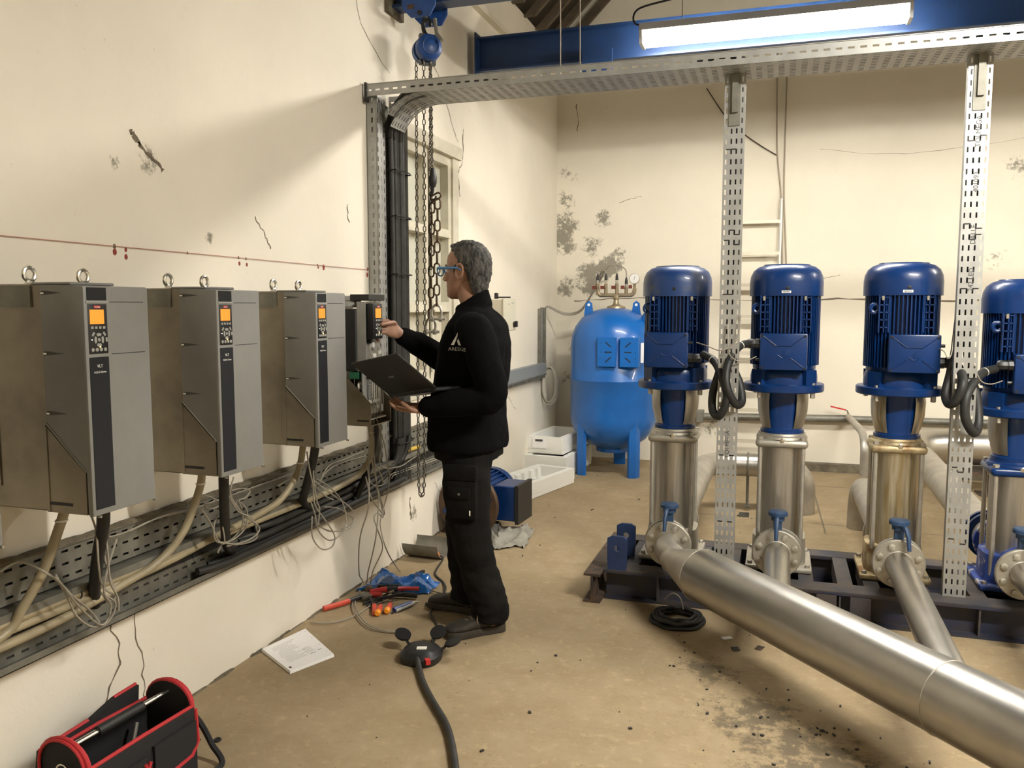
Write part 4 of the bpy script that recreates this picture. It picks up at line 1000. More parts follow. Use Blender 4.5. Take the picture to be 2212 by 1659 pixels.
    # lantern with stainless guards
    MB().lathe([(.118, 1.068), (.116, 1.05), (.098, .885), (.100, .872), (.108, .868), (.108, .850), (0, .85)], o, seg=40).build('lantern', botm, t)
    for s0 in (-PI / 2 + R(32), PI / 2 + R(32)):
        n = MB().lathe([(.122, 1.064), (.126, 1.03), (.122, .96), (.108, .90), (.100, .878)], (x, PY, dz), 'z', 16, s0, s0 + R(116), cap=False)
        n.v += [(p[0] + (x - p[0]) * .02, p[1] + (PY - p[1]) * .02, p[2]) for p in n.v]
        h = len(n.v) // 2; n.f += [tuple(i + h for i in fc[::-1]) for fc in n.f]
        n.build('coupling_guard', steel if headm is not caststy else steely, t)
    # pump head
    hd = MB(); hd.rbox(x - .128, x + .128, PY - .128, PY + .128, .782 + dz, .826 + dz, .02, 3)
    hd.lathe([(.128, .824), (.124, .836), (.115, .842), (.112, .852), (0, .852)], o, seg=40)
    hd.build('pump_head', headm, t)
    MB().lathe([(.013, .0), (.013, -.008), (.008, -.010), (.008, -.014)], (x + .004, PY - .1195, .822 + dz), 'y', 8).build('vent_plug', chrome, t)
    for sx in (-1, 1):
        for sy in (-1, 1): q_ = MB(); hexbolt(q_, (x + sx * .104, PY + sy * .104, .824 + dz), 'z', .015, .014); q_.build('head_nut', steelm, t)
    # sleeve, tie rods, foot
    MB().lathe([(.108, .786), (.108, .30)], o, seg=48).build('outer_sleeve', cylm, t)
    for sx in (-1, 1):
        for sy in (-1, 1):
            MB().cyl((x + sx * .104, PY + sy * .104, .30 + dz), (x + sx * .104, PY + sy * .104, .79 + dz), .0115, 10).build('tie_rod', steelm, t)
    ft = MB(); ft.rings([((x, PY, .176), (.135, 0, 0), (0, .135, 0), 4), ((x, PY, .29), (.132, 0, 0), (0, .132, 0), 3.6), ((x, PY, .312), (.130, 0, 0), (0, .130, 0), 3.4), ((x, PY, .316), (.122, 0, 0), (0, .122, 0), 3)], 40)
    ft.rbox(x - .162, x + .162, PY - .175, PY + .175, SZ + .006, SZ + .032, .008, 2)
    ft.lathe([(.07, PY - .25), (.07, PY + .25)], (x, 0, .29), 'y', 28)
    ft.build('pump_foot', basem, t)
    for sx in (-1, 1):
        for sy in (-1, 1): q_ = MB(); hexbolt(q_, (x + sx * .14, PY + sy * .15, SZ + .032), 'z', .012, .014); q_.build('anchor_nut', steelm, t)
    for sy in (-1, 1):
        yy = PY + sy * .25
        MB().lathe([(.112, yy - .012), (.114, yy - .009), (.114, yy + .009), (.112, yy + .012)], (x, 0, .29), 'y', 40).build('port_flange', flm, t)
    return t
pump(-.523, 'leftmost pump with a dusty scuffed motor cowl, beside the blue tank', -.03, 1, cowl=bluemd, sticker=False)
pump(.028, 'second pump from the left, clean glossy cowl, between two posts', -.006, -1)
pump(.574, 'third pump from the left with yellow-stained pump head', .035, 1, headm=caststy, cylm=steely, basem=caststy)
pump(1.103, 'rightmost pump, lower and cut by the picture edge, with worn blue foot', .035, -1, dz=-.085, headm=bluem, basem=bluew, flm=bluew)

# butterfly valves between pump and discharge flange
def valve(x, label, ang):
    t = thing('butterfly_valve', label, 'valve', (x, 4.225, .18), 'discharge butterfly valves')
    MB().lathe([(.058, 4.205), (.098, 4.205), (.1, 4.208), (.1, 4.234), (.098, 4.237), (.058, 4.237)], (x, 0, .29), 'y', 36).build('valve_body', bluev, t)
    b_ = MB(); b_.box(x - .02, x + .02, 4.205, 4.237, .385, .455); b_.cyl((x, 4.221, .45), (x, 4.221, .475), .032, 20)
    b_.build('valve_neck', bluev, t)
    MB().lathe([(.0, .496), (.04, .496), (.046, .490), (.046, .475), (.03, .474)], (x, 4.221, 0), 'z', 24).build('index_disc', bluev, t)
    M = Matrix.Translation(V((x, 4.221, .47))) @ Matrix.Rotation(ang, 4, 'Z')
    h = MB(); h.M = M
    h.tube([(0, -.02, .008), (0, -.06, -.004), (0, -.085, -.04), (0, -.095, -.10)], [.011, .012, .011, .009], 8)
    h.build('lever', bluev, t)
valve(-.51, 'blue lever valve at the foot of the leftmost pump', R(-8)); valve(.02, 'blue lever valve at the foot of the second pump', R(-4))
valve(.567, 'blue lever valve turned aside at the foot of the third pump', R(22)); valve(1.085, 'blue valve at the foot of the rightmost pump', R(10))

def flange(mb_parent, x, y, z, r=.117, m=castst, ax='y', th=.024):
    fl_ = MB().lathe([(.06, y - th), (r - .004, y - th), (r, y - th + .004), (r, y - .002), (r - .002, y), (.06, y)], (x, 0, z), 'y', 40).build('pipe_flange', m, mb_parent)
    for k in range(8):
        a = 2 * PI * (k + .5) / 8
        MB().lathe([(.0155, 0), (.0155, -.010), (.011, -.012), (0, -.012)], (x + math.cos(a) * .090, y - th, z + math.sin(a) * .090), 'y', 6).build('flange_bolt', castst, fl_)
    return fl_
# discharge header: elbow, reducer and the big pipe running forward to the right
HA, HBp = V((-.30, 3.735, .29)), V((2.75, .145, .29))
hd_ = (HBp - HA).normalized()
dh = thing('discharge_header', 'big stainless discharge pipe slanting across the floor towards the viewer', 'pipe', (-.3, 3.7, .17))
flange(dh, -.51, 4.203, .29)
elb = cat_rom([(-.51, 4.18, .29), (-.51, 4.11, .29), (-.497, 4.05, .29), (-.46, 3.99, .29), HA - hd_ * .24], 6)
MB().tube(elb, .060, 28).build('elbow', steelm, dh)
q0 = HA - hd_ * .25
MB().tube([q0, q0 + hd_ * .03, HA - hd_ * .01, HA], [.060, .062, .117, .118], 40).build('reducer', steelm, dh)
MB().tube([HA, HA + hd_ * 2.0, HBp], [.12] * 3, 56).build('main_pipe', steelp, dh)
for s_ in (0.0, 1.28):
    c = HA + hd_ * s_
    pts = []
    u = hd_.cross(V((0, 0, 1))).normalized()
    for i in range(40):
        a = 2 * PI * i / 40; pts.append(c + (u * math.cos(a) + V((0, 0, 1)) * math.sin(a)) * .1205)
    MB().tube(pts, .0022, 6, closed=True).build('weld_seam', steelm, dh)
for s_ in (1.75, 3.6):
    c = HA + hd_ * s_
    MB().box(c.x - .05, c.x + .05, c.y - .05, c.y + .05, 0, .20).build('pipe_support', rust, dh, 0)
def branch(x, label, yend, dx=0.0):
    t = thing('discharge_branch', label, 'pipe', (x, 4.1, .17), 'branch pipes into the discharge header')
    flange(t, x, 4.203, .29)
    MB().tube([(x, 4.19, .29), (x, 3.9, .29), (x + dx, yend, .29)], .060, 32).build('branch_pipe', steelp, t)
    MB().torus((x, 4.18, .29), .061, .003, 'y', 28, 6).build('weld_seam', steelm, t)
branch(.02, 'short stainless branch pipe from the second pump', 3.40)
branch(.567, 'long pale stainless branch pipe from the third pump into the big pipe', 2.76)
branch(1.085, 'stainless branch pipe from the rightmost pump at the picture edge', 2.15)
tag(MB().rbox(1.20, 1.50, 3.62, 3.95, 0, .02, .004, 1).build('rubber_mat', blackr), 'black plate on the floor at the right edge', 'plate')

# ================================================================== cables looping to the posts
def loop(label, pts, r=.020, ties=()):
    t = thing('motor_lead', label, 'cable', pts[0], 'black motor leads at the posts')
    cable('sheath', pts, r, blackr, t, 9, 12)
    L = cat_rom(pts, 9)
    a, b_ = L[7], L[8]
    MB().tube([a, a + (b_ - a).normalized() * .004], r * 1.06, 12).build('cable_tie', white, t)
loop('thick black motor lead looping down from the leftmost pump', [(-0.369, 4.320, 1.258), (-0.301, 4.250, 1.221), (-0.247, 4.150, 1.122), (-0.234, 4.140, 1.051), (-0.266, 4.150, 0.967), (-0.303, 4.200, 0.982), (-0.308, 4.240, 1.066), (-0.282, 4.260, 1.170), (-0.247, 4.260, 1.321)] + [(-.235, 4.262, 1.7), (-.235, 4.262, 2.55)])
loop('thick black motor lead looping down from the second pump', [(-0.143, 4.320, 1.315), (-0.191, 4.250, 1.299), (-0.235, 4.170, 1.212), (-0.235, 4.130, 1.113), (-0.195, 4.150, 1.029), (-0.166, 4.200, 1.033), (-0.179, 4.240, 1.116), (-0.211, 4.255, 1.206), (-0.227, 4.260, 1.413)] + [(-.215, 4.262, 1.8), (-.215, 4.262, 2.55)])
loop('thick black motor lead looping down from the third pump', [(0.750, 4.320, 1.245), (0.788, 4.250, 1.224), (0.792, 4.150, 1.162), (0.771, 4.140, 1.085), (0.744, 4.170, 1.058), (0.737, 4.220, 1.101), (0.762, 4.260, 1.206), (0.778, 4.260, 1.334)] + [(.80, 4.262, 1.8), (.80, 4.262, 2.55)])
loop('thick black motor lead looping down from the rightmost pump', [(0.955, 4.320, 1.212), (0.885, 4.250, 1.193), (0.813, 4.150, 1.111), (0.804, 4.130, 1.008), (0.845, 4.150, 0.934), (0.872, 4.200, 0.970), (0.869, 4.240, 1.082), (0.839, 4.260, 1.208), (0.820, 4.260, 1.420)] + [(.825, 4.262, 1.9), (.825, 4.262, 2.55)])
for nm, pts in (('leftmost pump', [(-0.398, 4.300, 1.317), (-0.334, 4.220, 1.303), (-0.274, 4.160, 1.286), (-0.219, 4.160, 1.307), (-0.188, 4.170, 1.359), (-0.181, 4.180, 1.460)]), ('second pump', [(-0.105, 4.300, 1.252), (-0.154, 4.200, 1.234), (-0.196, 4.160, 1.240), (-0.230, 4.160, 1.280), (-0.240, 4.180, 1.415)]),
                ('third pump', [(0.709, 4.300, 1.306), (0.726, 4.240, 1.292), (0.736, 4.200, 1.263), (0.750, 4.200, 1.294), (0.757, 4.220, 1.378)]), ('rightmost pump', [(0.982, 4.300, 1.159), (0.922, 4.240, 1.148), (0.872, 4.200, 1.167), (0.845, 4.200, 1.233)])):
    tag(cable('sensor_wire', pts, .0028, wirew, None, 8, 6), 'thin sensor wire curving off the terminal box of the ' + nm, 'wire', 'pump sensor wires')
# black cable hanks resting on the overhead tray above the posts
for x, nm in ((-.3, 'left'), (.86, 'right')):
    t = MB()
    for k in range(3): t.tube(cat_rom([(x - .16, 4.15 + .03 * k, TZ + .03), (x - .07, 4.15 + .03 * k, TZ + .085), (x + .05, 4.15 + .03 * k, TZ + .09), (x + .13, 4.15 + .03 * k, TZ + .03)], 6), .014, 8)
    tag(t.build('cable_hump', blackr), 'hump of black cables on the overhead tray above the %s post' % nm, 'cables')

# ================================================================== suction side behind the pumps
def pipe_run(name, label, pts, r, m=steelm, extra=None, seg=28):
    t = thing(name, label, 'pipe', (pts[0][0], pts[0][1], pts[0][2] - r))
    MB().tube(pts, r, seg).build('pipe', m, t)
    return t
def arcpts(a, c, b_, n=8):
    a, b_, c = V(a), V(b_), V(c)
    return [a * (1 - t) ** 2 + c * 2 * t * (1 - t) + b_ * t * t for t in [i / n for i in range(n + 1)]]
s1 = pipe_run('suction_pipe', 'dull suction pipe running back from the leftmost pump to an elbow in the floor', [(-.52, 4.78, .29), (-.50, 5.98, .33)] + arcpts((-.50, 6.05, .33), (-.50, 6.25, .34), (-.30, 6.25, .34)) + [(-.02, 6.28, .34)] + arcpts((.02, 6.28, .34), (.19, 6.29, .34), (.20, 6.30, .16)) + [(.20, 6.30, .002)], .083, steelm)
MB().tube([(-.30, 6.25, .34), (-.02, 6.28, .34)], .085, 32).build('polished_section', steelp, s1)
mb = MB(); mb.torus((-.19, 6.26, .34), .087, .008, 'x', 28, 8); mb.cyl((-.19, 6.25, .255), (-.19, 6.25, .02), .011, 10); mb.cyl((-.19, 6.25, .03), (-.19, 6.25, .04), .025, 12)
mb.build('pipe_stand', galvd, s1)
tag(MB().box(-.24, -.17, 6.05, 6.17, .0, .004).build('floor_slot', blackp), 'small black slot in the floor behind the first post', 'slot')
pipe_run('suction_pipe', 'suction pipe behind the second pump', [(.028, 4.78, .29), (.028, 5.6, .29)] + arcpts((.028, 5.62, .29), (.028, 5.8, .29), (.028, 5.8, .1)) + [(.028, 5.8, .002)], .075, steelm)
s3 = pipe_run('suction_pipe', 'dull grey suction pipe turning down into the floor behind the third pump', [(.575, 4.78, .29), (.57, 5.75, .29)] + arcpts((.57, 5.78, .29), (.565, 5.98, .30), (.56, 5.98, .10)) + [(.56, 5.98, .002)], .085, steelm)
MB().torus((.57, 5.72, .29), .086, .004, 'y', 28, 6).build('weld_seam', steelm, s3)
s4 = pipe_run('suction_pipe', 'wide pale suction pipe running back from the rightmost pump', [(1.10, 4.80, .29), (1.085, 5.1, .29), (1.085, 7.0, .33)], .095, steelm)
for yy in (4.86, 4.92):
    MB().lathe([(.06, yy - .012), (.125, yy - .012), (.127, yy - .01), (.127, yy + .01), (.125, yy + .012), (.06, yy + .012)], (1.10, 0, .29), 'y', 36).build('blue_flange', bluem, s4)
big = pipe_run('suction_main', 'fat stainless suction main lying along the back wall', arcpts((1.0, 7.05, .34), (.95, 7.35, .36), (1.35, 7.4, .37)) + [(3.4, 7.45, .37)], .14, steelp)
mb = MB(); mb.box(1.45, 2.2, 7.25, 7.55, .18, .20); mb.box(1.62, 1.66, 7.36, 7.40, 0, .19); mb.box(2.1, 2.14, 7.36, 7.40, 0, .19); mb.box(1.55, 1.73, 7.28, 7.48, 0, .01)
mb.build('pipe_cradle', rust, big, 0)
# thin galvanised line along the back wall with its valve
gl = thing('water_pipe', 'thin galvanised pipe running along the back wall with a red valve lever', 'pipe', (.6, 7.98, .4))
MB().tube([(-.95, 7.985, .455), (.62, 7.985, .49)], .035, 16).build('pipe', galvd, gl)
MB().tube([(.62, 7.985, .49), (4.8, 7.985, .53)], .030, 16).build('pipe', galvd, gl)
MB().tube([(.57, 5.98, .36), (.57, 5.98, .50)] + arcpts((.57, 5.98, .52), (.57, 6.0, .62), (.575, 6.3, .62)) + [(.61, 7.9, .52), (.62, 7.985, .49)], .027, 16).build('riser_pipe', steelm, gl)
MB().tube([(.62, 7.98, .52), (.60, 7.92, .57), (.57, 7.9, .585)], .006, 8).build('valve_stem', steelm, gl)
MB().cbox((.52, 7.9, .595), (.13, .02, .012), (0, R(12), 0)).build('valve_lever', redp, gl)
MB().box(-.72, -.66, 7.9, 8.04, .42, .52).build('pipe_bracket', galvd, gl, 0)

# ================================================================== ladder and hanging cables at the back wall
la = thing('ladder', 'aluminium ladder leaning flat against the back wall behind the pumps', 'ladder', (-.2, 7.85, 0))
for x in (-.40, -.03):
    MB().tube([(x, 7.80, 0.0), (x + .014, 7.985, 2.47)], .016, 8).build('rail', alu, la)
z = .27
while z < 2.4:
    y = 7.80 + .185 * z / 2.47
    MB().box(-.395, -.02, y - .016, y + .016, z - .014, z + .014).build('rung', alud, la, 0); z += .285
tag(cable('hanging_cable', [(-.085, 8.03, 3.95), (-.08, 8.03, 3.4), (-.065, 8.03, 2.9), (-.02, 8.03, 2.5), (.0, 8.03, 2.1), (.015, 8.03, 1.6)], .007, rope), 'left of two old grey cables hanging down the back wall', 'cable', 'old cables on the back wall')
tag(cable('hanging_cable', [(.0, 8.03, 3.95), (.0, 8.03, 3.4), (.0, 8.03, 2.9), (.005, 8.03, 2.5), (.03, 8.03, 2.1), (.06, 8.03, 1.6)], .007, rope), 'right of two old grey cables hanging down the back wall', 'cable', 'old cables on the back wall')
tag(cable('barbed_strand', [(-.7, 8.03, 3.5), (-.5, 8.03, 3.2), (-.36, 8.03, 3.07), (-.2, 8.03, 2.95), (-.06, 8.03, 2.86)], .005, rust), 'rusty loose strand sagging across the back wall behind the left post', 'strand')
# ================================================================== blue pressure tank
TXc, TYc = -1.42, 7.42
tk = thing('pressure_tank', 'tall bright blue pressure tank on three legs in the far corner', 'tank', (TXc, TYc, 0))
prof = [(0, .215), (.12, .225), (.22, .255), (.30, .31), (.355, .38), (.385, .46), (.39, .52), (.39, .84), (.394, .845), (.394, .855), (.39, .86), (.39, 1.16), (.38, 1.24), (.35, 1.32), (.29, 1.40), (.20, 1.455), (.10, 1.482), (0, 1.488)]
MB().lathe(prof, (TXc, TYc, 0), seg=64).build('vessel', bluet, tk, 50)
MB().lathe([(.0, .19), (.15, .19), (.15, .24)], (TXc, TYc, 0), seg=32).build('bottom_flange', bluet, tk)
for a in (R(-132), R(-48), R(90)):
    d = V((math.cos(a), math.sin(a), 0)); n = V((-d.y, d.x, 0))
    c = V((TXc, TYc, 0)) + d * .335
    q = [c + n * sgn * wv + d * off for sgn, wv, off in ((-1, .055, 0), (1, .055, 0), (1, .055, .03), (0, .0, .055), (-1, .055, .03))]
    MB()._add([(p.x, p.y, 0.0) for p in q] + [(p.x, p.y, .50) for p in q], [(4, 3, 2, 1, 0), (5, 6, 7, 8, 9)] + [(i, (i + 1) % 5, 5 + (i + 1) % 5, 5 + i) for i in range(5)]).build('leg', bluet, tk, 0, fix=True)
for sx in (-.225, .205):
    pl = [(TXc + sx - .045, 1.40), (TXc + sx + .045, 1.40), (TXc + sx + .028, 1.53), (TXc + sx, 1.55), (TXc + sx - .028, 1.53)]
    lg = MB().prism(pl, 'y', TYc - .05, TYc - .035).build('lifting_lug', bluet, tk, 0)
    MB().lathe([(.013, 0), (.013, -.001)], (TXc + sx, TYc - .05, 1.515), 'y', 14).build('lug_hole', whitem, lg)
c = V((TXc + .30, TYc - .08, 1.36)); d = V((.55, -.25, .8)).normalized()
MB().tube([c, c + d * .12], .062, 24).build('side_nozzle', bluet, tk)
MB().tube([c + d * .12, c + d * .15], .072, 24).build('nozzle_cap', bluet, tk)
for k, x0 in enumerate((TXc + .005, TXc + .20)):
    yf = TYc - .415
    p = MB().box(x0 - .09 + .02, x0 + .09, yf, yf + .12, .985, 1.235).build('mounting_plate', bluet, tk, 0)
    sg = 1 if k == 0 else -1
    for zz, an in ((1.175, 40 * sg), (1.11, 0), (1.045, -40 * sg)):
        MB().cbox((x0 + .012 + .012 * sg, yf - .0005, zz), (.062, .002, .009), (0, R(an), 0)).build('slot', blackp, p)
        MB().cbox((x0 + .01 - .055 * sg, yf - .0005, zz + (.01 if an else 0)), (.007, .002, .007)).build('slot', blackp, p)
MB().box(TXc + .30, TXc + .345, TYc - .36, TYc - .33, 1.02, 1.19).build('data_plate', whitem, tk, 0)
# manifold on top
dullr = mat('dull_red_lever', (.16, .03, .02), .5)
mf = thing('sensor_manifold', 'brass pipe manifold with four sensors on top of the blue tank', 'manifold', (TXc + .01, TYc, 1.48))
MX = TXc + .015
MB().lathe([(.085, 1.483), (.08, 1.50), (.035, 1.515), (.025, 1.53), (.022, 1.56), (.03, 1.57), (.03, 1.60)], (MX, TYc, 0), seg=20).build('boss', brass, mf)
mb = MB(); mb.tube([(MX - .15, TYc, 1.60)] + [(MX + .14, TYc, 1.60)], .018, 12); mb.tube(arcpts((MX - .13, TYc, 1.60), (MX - .17, TYc, 1.60), (MX - .17, TYc, 1.66)), .018, 12)
mb.tube(arcpts((MX + .12, TYc, 1.60), (MX + .165, TYc, 1.60), (MX + .165, TYc, 1.66)), .018, 12)
mb.build('header_bar', brass, mf)
for x_, top in ((-.17, 1.0), (-.095, 1.0), (.005, 1.0), (.09, .96)):
    hh = 1.60 + .1 * top
    MB().cyl((MX + x_, TYc, 1.60), (MX + x_, TYc, 1.705 if top == 1 else 1.67), .016, 12).build('valve_stub', brass, mf)
    MB().box(MX + x_ - .045, MX + x_ - .014, TYc - .03, TYc - .01, 1.655, 1.685).build('valve_lever', dullr, mf, 0)
    MB().cyl((MX + x_, TYc, 1.705 if top == 1 else 1.67), (MX + x_, TYc, 1.735 if top == 1 else 1.70), .012, 10).build('sensor_body', steelm, mf)
    MB().tube([(MX + x_, TYc, 1.735 if top == 1 else 1.70), (MX + x_, TYc, 1.77 if top == 1 else 1.735), (MX + x_, TYc, 1.80 if top == 1 else 1.765)], [.014, .012, .004], 10).build('sensor_plug', blackp, mf)
MB().cyl((MX + .165, TYc, 1.66), (MX + .165, TYc, 1.705), .012, 10).build('gauge_stem', brass, mf)
gz = 1.745
gg = MB().lathe([(.047, 0), (.047, -.022), (.042, -.024)], (MX + .165, TYc, gz), 'y', 28).build('pressure_gauge', steelm, mf)
MB().lathe([(.041, 0), (.041, -.0255)], (MX + .165, TYc, gz), 'y', 28).build('dial_face', whitem, gg)
MB().cbox((MX + .167, TYc - .0265, gz + .008), (.003, .001, .035), (0, R(12), 0)).build('needle', ink, gg)
MB().box(MX + .115, MX + .145, TYc - .03, TYc - .01, 1.66, 1.69).build('valve_lever', dullr, mf, 0)
# signal leads from the manifold to the wall strut
sw = thing('sensor_leads', 'grey sensor leads arching from the tank manifold to the wall strut', 'cables', (MX - .17, TYc, 1.8))
for i, (x_, zt) in enumerate(((-.17, 1.80), (-.095, 1.80), (.005, 1.80), (.09, 1.765))):
    pts = [(MX + x_, TYc, zt - .005), (MX + x_ - .01, TYc, zt + .02), (MX - .12 - .02 * i, TYc + .02, 1.80 + .015 * i - (.02 if i else 0)), (-1.65, 7.55, 1.62 + .006 * i), (-1.80, 7.7, 1.45 + .006 * i), (-1.95, 7.7, 1.42 + .006 * i), (-2.07, 7.55, 1.49 + .004 * i), (-2.09, 7.46, 1.47)]
    if i == 3: pts[1:3] = [(MX + .08, TYc, 1.83), (MX, TYc, 1.87), (MX - .12, TYc, 1.84)]
    if i == 2: pts[1:3] = [(MX - .01, TYc, 1.85), (MX - .08, TYc, 1.85)]
    cable('lead', pts, .0055, wirew, sw, 7, 6)

# ================================================================== things on the left wall near the corner
st = thing('slotted_strut', 'upright slotted steel strut on the left wall near the corner', 'strut', (XL + .03, 7.44, .93))
MB().sheet(lambda u, v_, h: (XL + .03 + h, 7.37 + v_, .93 + u), 11, 1, .05, .06, .028, .012).build('face', galv, st, 0)
mb = MB(); mb.box(XL, XL + .03, 7.37, 7.372, .93, 1.48); mb.box(XL, XL + .03, 7.428, 7.43, .93, 1.48); mb.box(XL, XL + .045, 7.45, 7.50, .95, 1.49); mb.build('web', galvd, st, 0)
gd = thing('grey_trunking', 'grey slotted trunking on the left wall behind the technician', 'trunking', (XL + .03, 6.7, .85))
MB().box(XL + .001, XL + .055, 5.95, 7.48, .86, .975).build('channel', mat('trunking_grey', (.24, .26, .27), .5), gd, 0)
mb = MB(); y = 5.97
while y < 7.46: mb.box(XL + .008, XL + .05, y, y + .006, .835, .862); y += .016
mb.build('comb_teeth', galvd, gd, 0)
MB().box(XL + .055, XL + .058, 5.95, 7.48, .865, .875).build('edge', galvd, gd, 0)
co = thing('cable_coil', 'coil of grey cable hanging from the trunking end on the left wall', 'coil', (XL + .05, 7.49, .62))
for i in range(5):
    a, b_ = .075 + .006 * i, .165 + .009 * (i % 3)
    MB().tube([(XL + .075 + a * .8 * math.cos(2 * PI * k / 28), 7.49 + .012 * i + .02 * math.cos(2 * PI * k / 28), .77 + b_ * math.sin(2 * PI * k / 28) - .006 * i) for k in range(28)], .0055, 6, closed=True).build('turn', wirew, co)
bx = thing('control_box', 'cream wall control box with a black rotary switch behind the technician', 'box', (XL + .1, 6.4, 1.3))
MB().rbox(XL + .001, XL + .20, 5.75, 6.03, 1.325, 1.555, .006, 1).build('enclosure', cream, bx)
MB().rbox(XL + .2, XL + .215, 5.745, 6.035, 1.32, 1.56, .005, 1).build('door', cream, bx)
mb = MB(); mb.lathe([(.022, 0), (.022, .012)], (XL + .215, 5.975, 1.365), 'x', 18); mb.box(XL + .227, XL + .245, 5.967, 5.983, 1.345, 1.39)
mb.build('rotary_switch', blackp, bx)
text('maker_mark', 'CRISTAL', .022, (XL + .2155, 5.955, 1.525), (0, 1, 0), (0, 0, 1), inkl, bx)
MB().box(XL + .2155, XL + .217, 5.85, 5.856, 1.51, 1.522).build('small_mark', ink, bx, 0)
ha = MB(); ha.box(XL + .09, XL + .21, 5.90, 5.915, 1.563, 1.573); ha.box(XL + .09, XL + .11, 5.89, 5.925, 1.556, 1.60)
tag(ha.build('crank_handle', blackp, None, 0), 'black crank handle lying on top of the cream control box', 'handle')
tag(MB().rbox(XL + .001, XL + .06, 5.60, 5.67, 1.50, 1.60, .01, 2).build('orange_switch', orap), 'small orange switch on the wall behind the technician\'s neck', 'switch')

# ================================================================== polystyrene packing in the corner
def tray(name, label, c, sx, sy, h, rz, wall=.05, base=.04, notch=True):
    t = thing(name, label, 'packaging', (c[0], c[1], c[2]), 'polystyrene packing pieces')
    M = Matrix.Translation(V(c)) @ Matrix.Rotation(rz, 4, 'Z')
    mb = MB(); mb.M = M
    mb.rbox(-sx / 2, sx / 2, -sy / 2, sy / 2, 0, base, .006, 1)
    for (a, b_, c0, d) in ((-sx / 2, -sx / 2 + wall, -sy / 2, sy / 2), (sx / 2 - wall, sx / 2, -sy / 2, sy / 2), (-sx / 2 + wall, sx / 2 - wall, -sy / 2, -sy / 2 + wall), (-sx / 2 + wall, sx / 2 - wall, sy / 2 - wall, sy / 2)):
        mb.box(a, b_, c0, d, base - .002, h)
    if notch:
        n = 6
        for i in range(n):
            yy = -sy / 2 + wall + (sy - 2 * wall) * (i + .5) / n
            mb.rbox(sx / 2 - wall - .03, sx / 2 - wall + .002, yy - .025, yy + .025, base - .002, h - .01, .004, 1)
            mb.rbox(-sx / 2 + wall - .002, -sx / 2 + wall + .03, yy - .025, yy + .025, base - .002, h - .01, .004, 1)
    mb.build('foam_tray', poly, t, 0)
    return t
tray('foam_tray', 'open white polystyrene tray on the floor in front of the stack', (-1.895, 6.45, 0), .36, .78, .13, R(-14))
tray('foam_tray', 'large white polystyrene block at the bottom of the stack by the tank', (-1.905, 7.32, 0), .40, .78, .19, R(-4), notch=False)
ft_ = tray('foam_tray', 'white polystyrene lid with a paper label on top of the stack', (-1.93, 7.38, .192), .36, .70, .15, R(-6), notch=False)
MB().cbox((-2.010, 7.033, .285), (.13, .004, .085), (0, 0, R(-6))).build('paper_label', paper, ft_, 0); MB().cbox((-2.012, 7.030, .312), (.07, .003, .018), (0, 0, R(-6))).build('barcode', ink, ft_, 0)
pt = thing('metal_bracket_part', 'small grey slotted metal part lying in the open foam tray', 'part', (-1.85, 6.45, .042))
M = Matrix.Translation(V((-1.85, 6.42, .045))) @ Matrix.Rotation(R(-20), 4, 'Z')
mb = MB(); mb.M = M; mb.rbox(-.07, .07, -.17, .17, 0, .03, .004, 1); mb.build('plate', galvd, pt)
for i in range(7):
    mb = MB(); mb.M = M; mb.box(-.06, .06, -.15 + .045 * i, -.135 + .045 * i, .03, .034); mb.build('rib', greyp, pt, 0)

# ================================================================== spare motor lying behind the technician
sm = thing('spare_motor', 'blue motor lying on its side with a brown disc flange behind the technician', 'motor', (-1.85, 5.3, 0))
mc = V((-1.885, 5.14, .214)); ax = V((.06, .998, 0)).normalized(); sd = V((ax.y, -ax.x, 0))
def along(s_, r_=0, u=0, v_=0): return mc + ax * s_ + sd * u + V((0, 0, v_))
MB().tube([along(-.20), along(-.19), along(-.17), along(-.165)], [.205, .212, .212, .205], 48).build('disc_flange', brownd, sm)
MB().tube([along(-.165), along(.20)], [.15, .15], 40).build('motor_body', bluem, sm)
for i in range(32):
    a = 2 * PI * i / 32; u, v_ = math.cos(a), math.sin(a)
    n = V((0, 0, 1)) * u - sd * v_
    p = sd * u + V((0, 0, 1)) * v_
    a0, a1 = along(-.15), along(.19)
    q = [a0 + p * .145 - n * .003, a0 + p * .170 - n * .003, a0 + p * .170 + n * .003, a0 + p * .145 + n * .003]
    MB()._add([tuple(k) for k in q] + [tuple(k + (a1 - a0)) for k in q], [(3, 2, 1, 0), (4, 5, 6, 7), (0, 1, 5, 4), (1, 2, 6, 5), (2, 3, 7, 6), (3, 0, 4, 7)]).build('fin', bluem, sm, 0)
MB().tube([along(.19), along(.25), along(.27)], [.175, .175, .14], 40).build('fan_cowl', bluem, sm)
qb = MB(); qb.M = Matrix.Translation(along(.03, u=.215, v_=.01)) @ Matrix.Rotation(math.atan2(ax.y, ax.x), 4, 'Z')
qb.rbox(-.12, .12, -.085, .075, -.12, .11, .006, 1); qb.build('terminal_box', bluem, sm)
qb = MB(); qb.M = Matrix.Translation(along(.03, u=.305, v_=.005)) @ Matrix.Rotation(math.atan2(ax.y, ax.x), 4, 'Z')
qb.box(-.13, .13, -.012, .012, -.13, .125); qb.build('box_gasket', blackp, sm, 0)
for i in range(6):
    a = 2 * PI * i / 6 + .3
    p = along(-.20) + sd * math.cos(a) * .16 + V((0, 0, 1)) * math.sin(a) * .16
    MB().tube([p, p - ax * .012], .018, 8).build('flange_bolt', bluem, sm)
mb = MB(); qn = 26; pr = random.Random(5)
